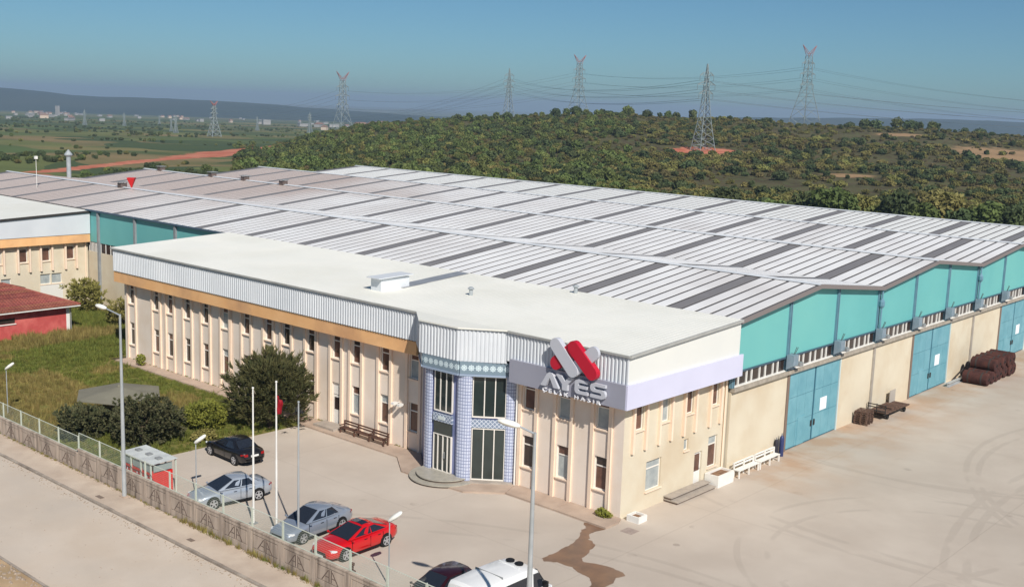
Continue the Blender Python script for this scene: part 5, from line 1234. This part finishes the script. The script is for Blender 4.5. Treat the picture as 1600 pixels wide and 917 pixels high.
plant('shrub', 'small self-sown plant at the foot of the office front wall', 'shrub', (-47.9,-.75,.1), crown(g_,lump(g_,.5,.4,1.0,6,1.0),350,.1), trunk(g_,.4,.03,5,.3), LF_YEL)
plant('weed_clump', 'green weeds growing at the corner downpipe of the office', 'weeds', (-.75,-.55,.1), crown(g_,lump(g_,.7,.35,.45,6,1.0),500,.08), trunk(g_,.15,.02,5,.2), LF_YEL)
plant('shrub', 'low scrub in the lawn between the big shrub and the parking yard', 'shrub', (-27.3,-8.4,0), crown(g_,lump(g_,.9,1.2,.7,6,1.0),900,.1), trunk(g_,.3,.03,5,.3), LF_BUSH)

# geometry-node scatter for what nobody could count
def scatter(name, pts, protos, label=None, cat=None):
    """pts: (x,y,z,scale,rot,index)"""
    cl = bpy.data.collections.new(name+'_kinds')
    for k, me_ in enumerate(protos):
        ob = bpy.data.objects.new(f'{name}_kind_{k}', me_); cl.objects.link(ob)
    me_ = bpy.data.meshes.new(name); me_.from_pydata([p[:3] for p in pts], [], [])
    for an, idx, tp in (('sc',3,'FLOAT'),('rot',4,'FLOAT'),('idx',5,'INT')):
        at = me_.attributes.new(an, tp, 'POINT'); at.data.foreach_set('value', [p[idx] for p in pts])
    o = bpy.data.objects.new(name, me_); COL.objects.link(o); o['kind'] = 'stuff'
    if label: o['label'] = label; o['category'] = cat
    ng = bpy.data.node_groups.new(name, 'GeometryNodeTree'); ng.interface.new_socket('Geometry', in_out='INPUT', socket_type='NodeSocketGeometry'); ng.interface.new_socket('Geometry', in_out='OUTPUT', socket_type='NodeSocketGeometry')
    N = ng.nodes; L = ng.links; gi = N.new('NodeGroupInput'); go = N.new('NodeGroupOutput'); mp = N.new('GeometryNodeMeshToPoints'); ip = N.new('GeometryNodeInstanceOnPoints'); ci = N.new('GeometryNodeCollectionInfo')
    ci.inputs['Collection'].default_value = cl; ci.inputs['Separate Children'].default_value = True; ci.inputs['Reset Children'].default_value = True
    def attr(nm, tp):
        a = N.new('GeometryNodeInputNamedAttribute'); a.data_type = tp; a.inputs['Name'].default_value = nm; return a.outputs[0]
    cb = N.new('ShaderNodeCombineXYZ'); L.new(attr('rot','FLOAT'), cb.inputs[2])
    L.new(gi.outputs[0], mp.inputs[0]); L.new(mp.outputs[0], ip.inputs['Points']); L.new(ci.outputs[0], ip.inputs['Instance']); ip.inputs['Pick Instance'].default_value = True
    L.new(attr('idx','INT'), ip.inputs['Instance Index']); L.new(cb.outputs[0], ip.inputs['Rotation']); L.new(attr('sc','FLOAT'), ip.inputs['Scale']); L.new(ip.outputs[0], go.inputs[0])
    md = o.modifiers.new('scatter', 'NODES'); md.node_group = ng
    return o
# hillside bushes
kinds = []
for k in range(8):
    g2 = random.Random(40+k); h = [2.2,3.2,2.6,1.6,3.8,2.0,2.8,1.2][k]; rx = [2.0,2.3,2.6,1.6,2.4,2.4,1.9,1.3][k]
    c_ = crown(g2, lump(g2,rx,rx*.95,h,15,.8), 430, .4); t_ = trunk(g2,h*.35,.1,5,h*.3)
    lm = LF_H[[0,1,2,3,1,0,2,3][k]]
    cm = c_.mesh('crown', lm); tm = t_.mesh('trunk', BARK)
    both = MB(); both.add(c_.v, c_.f); both.cur = 1; both.add(t_.v, t_.f); kinds.append((cm, tm, both.mesh('bush', [lm, BARK])))
g3 = random.Random(11)
hill = []
def bare(s, t):
    return math.hypot((s-446)/17, (t-73)/21) < 1 or math.hypot((s-490)/44, (t-222)/40) < .9 or math.hypot((s-380)/9, (t-112)/14) < 1 or math.hypot((s-560)/12,(t-190)/22) < 1
def in_factory(x, y): return -122 < x < 6 and y < 99
while len(hill) < 14500:
    s = 175+470*g3.random()**.8; u = g3.uniform(-.275,.62); t = u*s
    x, y = st(s,t)
    if in_factory(x,y) or y < 60 and x > -30 or x > -10 and y < 110: continue
    tt = t*600/max(s,300)
    if tt < -150: continue
    dens = .68+.7*noise.noise(Vector((s*.016,t*.016,2)))+.25*noise.noise(Vector((s*.06,t*.06,7)))
    if tt > 90: dens -= .2
    if tt < -40: dens += .3
    if bare(s,t): dens = .05
    if abs(t-tab(TRACK,s)) < 12 and s > 300: continue
    if g3.random() > dens: continue
    sc = g3.choice([g3.uniform(.25,.5),g3.uniform(.4,.8),g3.uniform(.6,1.05),g3.uniform(.4,1.3)])*(.75 if s > 555 else 1)*(1.2 if s < 260 else 1.0)*(.8 if bare(s,t) else 1)
    kk = g3.randrange(8) if tt < 60 else g3.choice([0,0,2,3,3,5,5,6,7,7])
    hill.append((x,y,(ground_z(s,t) if s > 215 else 0)-.1,sc,g3.uniform(0,6.28),kk,s,t))
# the ones that show largest are things of their own
vis = [p for p in hill if -.262*p[6] < p[7] < .47*p[6]]
vis.sort(key=lambda p: -(p[3]*[2.2,3.2,2.6,1.6,3.8,2.0,2.8,1.2][p[5]])/p[6] if p[6] > 215 or True else 0)
behind = [p for p in vis if (p[1] > 118 or p[0] < -128)]
single = set(map(id, behind[:260])); LBL = ['olive','leafy green','dark green','brownish','tall green','spreading olive','dark bushy','low brown']
for p in behind[:260]:
    k = p[5]; o = thing('hillside_bush', f'{LBL[k]} bush growing on the hillside behind the factory', 'bush', p[:3], p[4], f'{LBL[k]} bushes on the hillside'); o.scale = (p[3],)*3
    inst(kinds[k][0],'crown',o,(0,0,0)); inst(kinds[k][1],'trunk',o,(0,0,0))
BT = []
for k in range(3):
    g2 = random.Random(60+k); c_ = crown(g2, lump(g2,3.4,3.2,5.2,20,.75), 2200, .36); t_ = trunk(g2,2.0,.2,7,1.6); BT.append((c_.mesh('crown', [LF_H[1],LF_H[2],LF_H[0]][k]), t_.mesh('trunk', BARK)))
ROWT = [(1010,186,.9,0),(1075,182,.8,2),(1150,180,1.0,1),(1215,176,.8,0),(1285,176,1.1,1),(1318,172,1.25,0),(1352,178,1.0,2),(1385,170,.8,0),(1422,168,1.25,1),(1455,166,1.0,0),(1490,170,1.2,2),(1525,164,.9,1),(1565,164,1.1,0),(1600,162,1.1,1)]
for i, (px, s, sc, k) in enumerate(ROWT):
    u_ = (px-812)/1777; s += 46; sc *= 1.3; x, y = st(s,u_*s)
    o = thing('leafy_tree', f'large leafy tree just behind the factory roof, {"first second third fourth fifth sixth seventh eighth ninth tenth eleventh twelfth thirteenth fourteenth".split()[i]} from the left', 'tree', (x,y,(ground_z(s,u_*s) if s > 215 else 0)-.1), i*1.9, 'large trees behind the factory'); o.scale = (sc,)*3
    inst(BT[k][0],'crown',o,(0,0,0)); inst(BT[k][1],'trunk',o,(0,0,0))
# distinct trees standing on the skyline (given by s and t, size)
CREST = [(868,610,1.2,2),(885,606,.9,1),(900,600,1.35,2),(915,612,.8,1),(940,606,.9,6),(980,612,1.3,1),(985,600,1.0,1),(1011,604,1.15,2),(1031,606,.8,6),(1044,604,.95,1),(1056,610,1.1,2),(1082,606,1.3,6),(1139,612,.7,2),(1168,610,.9,2),(1197,606,.9,2),(715,606,1.1,2),(733,604,1.0,1),(757,606,.9,2),(775,608,.9,1),(792,604,1.1,2),(1220,606,.7,6),(1329,606,1.0,2),(1352,606,1.5,2),(1368,604,1.4,2),(1402,600,1.4,1),(1422,604,1.5,2),(1438,606,1.1,6),(1456,600,1.1,1),(1464,604,1.1,6),(1508,640,1.1,2),(1532,640,1.2,2),(640,640,1.0,2),(660,640,.9,6),(560,640,1.0,2)]
ORD = 'first second third fourth fifth sixth seventh eighth ninth tenth eleventh twelfth thirteenth fourteenth fifteenth sixteenth seventeenth eighteenth nineteenth twentieth'.split(); ORD += ['twenty-'+o for o in ORD[:9]]+['thirtieth']+['thirty-'+o for o in ORD[:9]]
for i, (px, s, sc, k) in enumerate(CREST):
    t = (px-809)/1777*s; x, y = st(s,t)
    o = thing('skyline_tree', f'dark rounded tree on the crest against the sky, {ORD[sorted(c[0] for c in CREST).index(px)]} from the left', 'tree', (x,y,ground_z(s,t)-.2), i*1.3, 'trees on the crest of the hill'); o.scale = (sc*1.15,sc*1.15,sc*1.45)
    inst(kinds[k][0],'crown',o,(0,0,0)); inst(kinds[k][1],'trunk',o,(0,0,0))
rest = [p[:6] for p in hill if id(p) not in single]
# trees on the plain
while len(rest) < 15600:
    s = 260+1700*g3.random()**1.5; u = g3.uniform(-.52,-.1); t = u*s
    tt = t*600/max(s,300)
    if s < 700 and tt > -152: continue
    x, y = st(s,t)
    if in_factory(x,y): continue
    d_ = noise.noise(Vector((s*.006,t*.012,21)))+.5*noise.noise(Vector((s*.03,t*.03,4)))
    if d_ < .12 and g3.random() > .035: continue
    if abs(t-tab(TRACK,s)) < 16 and s < 700: continue
    rest.append((x,y,ground_z(s,t)-.1,g3.uniform(.3,.75)*(1 if s < 800 else 1.2),g3.uniform(0,6.28),g3.choice([1,2,2,6,0])))
scatter('scrub', rest, [k[2] for k in kinds], 'mass of green and brown scrub covering the hillside and plain', 'scrub')
# lawn grass tufts and weeds
tk = []
for k in range(4):
    g2 = random.Random(80+k); m_ = MB()
    for _ in range(26):
        a = g2.uniform(0,6.28); r_ = g2.uniform(0,.16); b = Vector((r_*math.cos(a),r_*math.sin(a),0)); h = g2.uniform(.06,.2)*(1.6 if k == 3 else 1); w_ = Vector((math.cos(a+1.3),math.sin(a+1.3),0))*.013; tip = b+Vector((g2.gauss(0,.06),g2.gauss(0,.06),h))
        m_.add([b-w_,b+w_,tip],[(0,1,2)])
    tk.append(m_.mesh('tuft', leafmat('grass_green',(126,132,62),(102,112,52),.25) if k < 2 else leafmat('grass_straw',(158,144,86),(132,122,70),.2)))
pts = []
while len(pts) < 16000:
    x, y = g3.uniform(-80,-26.2), g3.uniform(-16.8,9)
    if y > -1.4 and x > -52.5: continue
    if hx0-.3 < x < hx1+.2 and hy0-.3 < y < hy1+.3: continue
    dry = noise.noise(Vector((x*.12,y*.12,5)))+(.45 if -16.5 < y < -7 and x < -34 else -.12)
    k = g3.choice([2,3]) if dry > .12 else g3.choice([0,1,1])
    near_hut = 2.1 if (x < -52 and y > -4) else (1.5 if g3.random() < .3 else 1)
    pts.append((x,y,.0,g3.uniform(.7,1.5)*near_hut,g3.uniform(0,6.28),k))
scatter('grass', pts, tk, 'rough green and straw-coloured grass on the lawn', 'grass')
pts = []
for _ in range(260):
    x = g3.uniform(-38,8); pts.append((x,-17.24-abs(g3.gauss(0,.05)),.1,g3.uniform(.5,1.2)*(1.3 if -16 < x < -4 else .6),g3.uniform(0,6.28),g3.choice([2,3,3,0])))
for _ in range(140):
    x = g3.uniform(-51,-16); pts.append((x,-.04-abs(g3.gauss(0,.03)),.11,g3.uniform(.3,.7),g3.uniform(0,6.28),g3.choice([0,1,2])))
scatter('wall_weeds', pts, tk, 'dry weeds along the foot of walls and kerbs', 'weeds')

pk = []
for k in range(3):
    g2 = random.Random(k+5); m_ = MB(); r0_ = [(.03*math.cos(a)*g2.uniform(.7,1.2),.03*math.sin(a)*g2.uniform(.7,1.2)) for a in [i*1.257 for i in range(5)]]
    m_.add([(x,y,0) for x,y in r0_]+[(x*.6,y*.6,.022) for x,y in r0_],[(5,6,7,8,9)]+[(i,(i+1)%5,5+(i+1)%5,5+i) for i in range(5)]); pk.append(m_.mesh('stone', mat('stone_grit', C(176,160,142), C(138,122,108), 9, .95)))
pts = []
for _ in range(2600):
    r_ = g3.random(); x = g3.uniform(-42,6)
    if r_ < .35: pts.append((x,-17.25-abs(g3.gauss(0,.12)),.1,g3.uniform(.4,1.6),g3.uniform(0,6),g3.randrange(3)))
    elif r_ < .6: pts.append((x,-19.2-abs(g3.gauss(0,.25)),.002,g3.uniform(.4,1.8),g3.uniform(0,6),g3.randrange(3)))
    elif r_ < .7: pts.append((x,g3.uniform(-25.8,-19.2),.002,g3.uniform(.3,1.2),g3.uniform(0,6),g3.randrange(3)))
    else: pts.append((x,-25.9-abs(g3.gauss(0,.9)),.006,g3.uniform(.6,3.5),g3.uniform(0,6),g3.randrange(3)))
scatter('gravel', pts, pk, 'loose stones and grit along the kerbs and verge', 'gravel')

# ------------------------------------------------------------------ pylons and power lines
PYL = mat('pylon_steel', C(146,156,156), None, 1, .6, metal=.2); PYR = mat('pylon_red', C(160,110,108), None, 1, .6)
def lattice(m_, levels, r_):
    """levels: (z, half width); X braced four-leg tower"""
    for (z0,w0),(z1,w1) in zip(levels, levels[1:]):
        c0 = [(-w0,-w0,z0),(w0,-w0,z0),(w0,w0,z0),(-w0,w0,z0)]; c1 = [(-w1,-w1,z1),(w1,-w1,z1),(w1,w1,z1),(-w1,w1,z1)]
        for i in range(4):
            j = (i+1)%4; m_.tube(c0[i],c1[i],r_,n=4,caps=False); m_.tube(c0[i],c1[j],r_*.55,n=3,caps=False); m_.tube(c0[j],c1[i],r_*.55,n=3,caps=False); m_.tube(c1[i],c1[j],r_*.55,n=3,caps=False)
def arm(m_, z, w0, L_, s, r_):
    tip = (s*L_,0,z)
    for y in (-w0,w0): m_.tube((s*w0,y,z),tip,r_,n=4,caps=False); m_.tube((s*w0,y,z+1.3),tip,r_,n=4,caps=False)
    for u in (.35,.7): m_.tube((s*(w0+(L_-w0)*u),0,z),(s*(w0+(L_-w0)*u*.9),0,z+1.3*(1-u)),r_*.6,n=3,caps=False)
def pylon_kind(horned, r_=.15):
    parts = []
    if horned:
        H = [(0,5.6),(5,4.7),(10,3.7),(15,2.6),(19,1.8),(22,1.55),(25,1.45),(28,1.35),(31,1.25),(34,1.1)]; arms = [(20.5,4.2),(25.5,4.8),(30.5,4.0)]
        m_ = MB(); lattice(m_, H, r_); parts.append(('tower', m_.mesh('tower', PYL)))
        m_ = MB()
        for s in (-1,1):
            for y in (-.8,.8): m_.tube((s*.9,y,34),(s*4.4,0,39),r_*.9,n=4,caps=False); m_.tube((s*.1,y,35),(s*4.4,0,39),r_*.7,n=4,caps=False)
            for u in (.3,.6): m_.tube((s*(.9+3.5*u),0,34+5*u),(s*(.4+3.5*u),0,35+4*u),r_*.6,n=3,caps=False)
        m_.tube((-1.1,0,34),(1.1,0,34),r_,n=4); m_.tube((-.9,0,35),(.9,0,35),r_,n=4); parts.append(('peak', m_.mesh('peak', PYR)))
    else:
        H = [(0,3.6),(2.5,3.2),(5,2.85),(8,2.4),(11,2.0),(14,1.65),(17,1.35),(20,1.1),(23,.9),(26,.75),(29,.55),(32,.25),(34,.12)]; arms = [(22.5,3.3),(26,4.1),(29.6,3.2)]
        m_ = MB(); lattice(m_, H, r_); parts.append(('tower', m_.mesh('tower', PYL)))
    ends = []
    for z, L_ in arms:
        for s in (-1,1):
            m_ = MB(); arm(m_, z, .9, L_, s, r_*.8); parts.append(('cross_arm', m_.mesh('cross_arm', PYL)))
            i_ = MB(); i_.tube((s*L_,0,z),(s*L_,0,z-2.0),.09,n=5); parts.append(('insulator', i_.mesh('insulator', mat('insulator', C(120,130,134), None)))); ends.append((s*L_,z-2.0))
    return parts, ends
PK = {(h, f): pylon_kind(h, .42 if f else .15) for h in (True, False) for f in (True, False)}
PYLONS = {}
def pylon(key, u, s, horned, top, rz, lb):
    t = u*s; x, y = st(s,t); z = ground_z(s,t)-.3; scale = (top-z)/(39 if horned else 34)
    o = thing('pylon', lb, 'pylon', (x,y,z), rz, 'transmission pylons'); o.scale = (scale,)*3
    far = s > 890
    for nm, me_ in PK[horned, far][0]: inst(me_, nm, o, (0,0,0))
    PYLONS[key] = [Vector((x,y,z))+Vector((a*math.cos(rz),a*math.sin(rz),h))*scale for a, h in PK[horned, far][1]]
RZp = math.atan2(R2.y, R2.x)+R(50)
pylon('h0',.2519,625,True,59.5,RZp-R(20),'tallest lattice pylon with red horned top on the crest, rightmost of the skyline')
pylon('h1',.0525,830,True,59.6,RZp-R(15),'horned lattice pylon on the skyline in the middle of the picture')
pylon('h2',-.1544,880,True,43.3,RZp-R(5),'horned pylon with red top rising from the plain left of the hill')
pylon('h3',-.2676,900,True,17.6,RZp-R(5),'horned pylon on the plain above the red dirt bank')
pylon('p0',.1641,446,False,40.4,RZp-R(25),'pale pointed pylon standing in the patch of bare red earth')
pylon('p1',-.0086,820,False,48,RZp-R(20),'pointed pylon on the skyline left of the middle horned one')
pylon('p2',-.1832,1150,False,8,RZp-R(10),'small pointed pylon on the plain left of the hill edge')
pylon('q0',-.3016,980,False,4.1,RZp,'short pylon on the plain left of the red dirt bank pylon')
pylon('q1',-.3056,1050,False,-.2,RZp,'pylon close behind the short one on the plain')
pylon('q2',-.2296,1250,False,.7,RZp,'small distant pylon between the dirt bank and the hill')
pylon('q3',-.347,1300,False,-1,RZp,'tiny pylon among the fields, left of the twin pylons')
pylon('q4',-.382,1250,False,2,RZp,'tiny pylon among the fields at the far left')
pylon('q5',-.316,1500,False,-6,RZp,'tiny distant pylon just left of the twin pylons')
pylon('h9',.66,520,True,40,RZp-R(60),'horned pylon beyond the right edge of the picture'); pylon('p9',.72,520,False,36,RZp-R(60),'pointed pylon beyond the right edge of the picture')
WIRE = mat('conductor', C(92,104,112), None, 1, .6)
def wire_span(a, b, sag, lb, grp):
    m_ = MB(); n = 22; pr = None
    for i in range(n+1):
        u = i/n; p = a.lerp(b,u); p.z -= sag*4*u*(1-u)
        if pr is not None: m_.tube(pr,p,.06,n=4,caps=False)
        pr = p
    tag(m_.build('power_line', WIRE), lb, 'power line', grp)
POS = ['lower right','lower left','middle right','middle left','upper right','upper left']
for ka, kb, nm, sag in (('h9','h0','right edge and tallest pylon',5),('h0','h1','tallest and middle horned pylons',4),('h1','h2','middle horned pylon and red-topped pylon',6),('h2','h3','red-topped and dirt bank pylons',5),('p9','p0','right edge and red earth pylon',5),('p0','p1','red earth pylon and left skyline pylon',5),('p1','p2','left skyline pylon and small plain pylon',9)):
    for i in range(6): wire_span(PYLONS[ka][i], PYLONS[kb][i], sag*(1+.04*i), f'{["lower","middle","upper"][i//2]} {["near-side","far-side"][i%2]} power line between {nm}', f'power lines between the {nm}')

# ------------------------------------------------------------------ far houses
HW = mat('far_house_white', C(160,158,156), None, 1, .8); HC = mat('far_house_cream', C(206,186,166), None, 1, .8); HB = mat('far_house_roof', C(140,112,100), None, 1, .8); HG = mat('far_house_grey', C(160,162,164), None, 1, .8)
def house(px, s, w_, d_, h, kind, lb, grp):
    t = (px-809)/1777*s; x, y = st(s,t); z = ground_z(s,t)-1
    o = thing('far_house', lb, 'house', (x,y,z), RZp+g3.uniform(-.5,.5), grp)
    m_ = MB(); m_.box(-w_/2,-d_/2,0,w_/2,d_/2,h+1); m_.build('wall', HC if kind == 1 else HW, o, local=True)
    m_ = MB(); e = .4
    if kind == 2: m_.box(-w_/2-e,-d_/2-e,h+1.003,w_/2+e,d_/2+e,h+1.4)
    else: m_.add([(-w_/2-e,-d_/2-e,h+1.003),(w_/2+e,-d_/2-e,h+1.003),(w_/2+e,d_/2+e,h+1.003),(-w_/2-e,d_/2+e,h+1.003),(-w_/2-e,0,h+1+d_*.3),(w_/2+e,0,h+1+d_*.3)],[(0,1,5,4),(2,3,4,5),(0,4,3),(1,2,5),(3,2,1,0)])
    m_.build('roof', HG if kind == 2 else HB, o, local=True)
for i in range(70):
    px = g3.choice([g3.uniform(0,130),g3.uniform(120,330),g3.uniform(330,560),g3.uniform(40,110)]); s = g3.uniform(1500,3800)
    big = g3.random() < .12
    house(px, s, g3.uniform(10,18) if big else g3.uniform(5,9), g3.uniform(6,8), g3.uniform(3,5), g3.choice([0,2,2,1,2]), 'tiny pale house in the far village at the foot of the hills', 'houses of the far village')
for px, s, w_, h, k, lb in ((415,2100,14,9,2,'white block-shaped building on the plain left of the hill'),(474,1900,20,5,2,'long white building left of the red-topped pylon'),(498,1900,18,5,0,'low white house beside the red-topped pylon'),(521,1950,17,5,2,'white building just left of the red-topped pylon'),(585,1500,20,11,1,'cream building on the plain behind the hill edge'),(598,1500,14,12,0,'white house seen over the left shoulder of the hill'),(563,1600,16,9,0,'white house right of the red-topped pylon'),(1478,1500,18,14,2,'small white building beyond the right end of the crest'),(1548,1500,34,14,2,'long white shed beyond the crest at the right'),(1562,1500,12,14,2,'white shed end beyond the crest at the far right'),(88,2600,4.5,22,2,'tall white tower in the far village')):
    house(px, s, w_, 10, h, k, lb, 'buildings beyond the hill' if px < 1400 else 'sheds beyond the crest')

# ------------------------------------------------------------------ haze
hz = MB(); cs_ = [st(-260,-9500),st(-260,9500),st(14500,9500),st(14500,-9500)]
hz.prism([(p[0],p[1]) for p in cs_], -140, 75)
ho = hz.build('haze', [])
HM = bpy.data.materials.new('haze'); HM.use_nodes = True; N = HM.node_tree.nodes; N.remove(N['Principled BSDF'])
pv = N.new('ShaderNodeVolumePrincipled'); pv.inputs['Color'].default_value = (.60,.78,1,1); pv.inputs['Density'].default_value = 1.6e-4; pv.inputs['Anisotropy'].default_value = .1
HM.node_tree.links.new(pv.outputs[0], N['Material Output'].inputs['Volume']); ho.data.materials.append(HM)
tag(ho, None, kind='stuff')
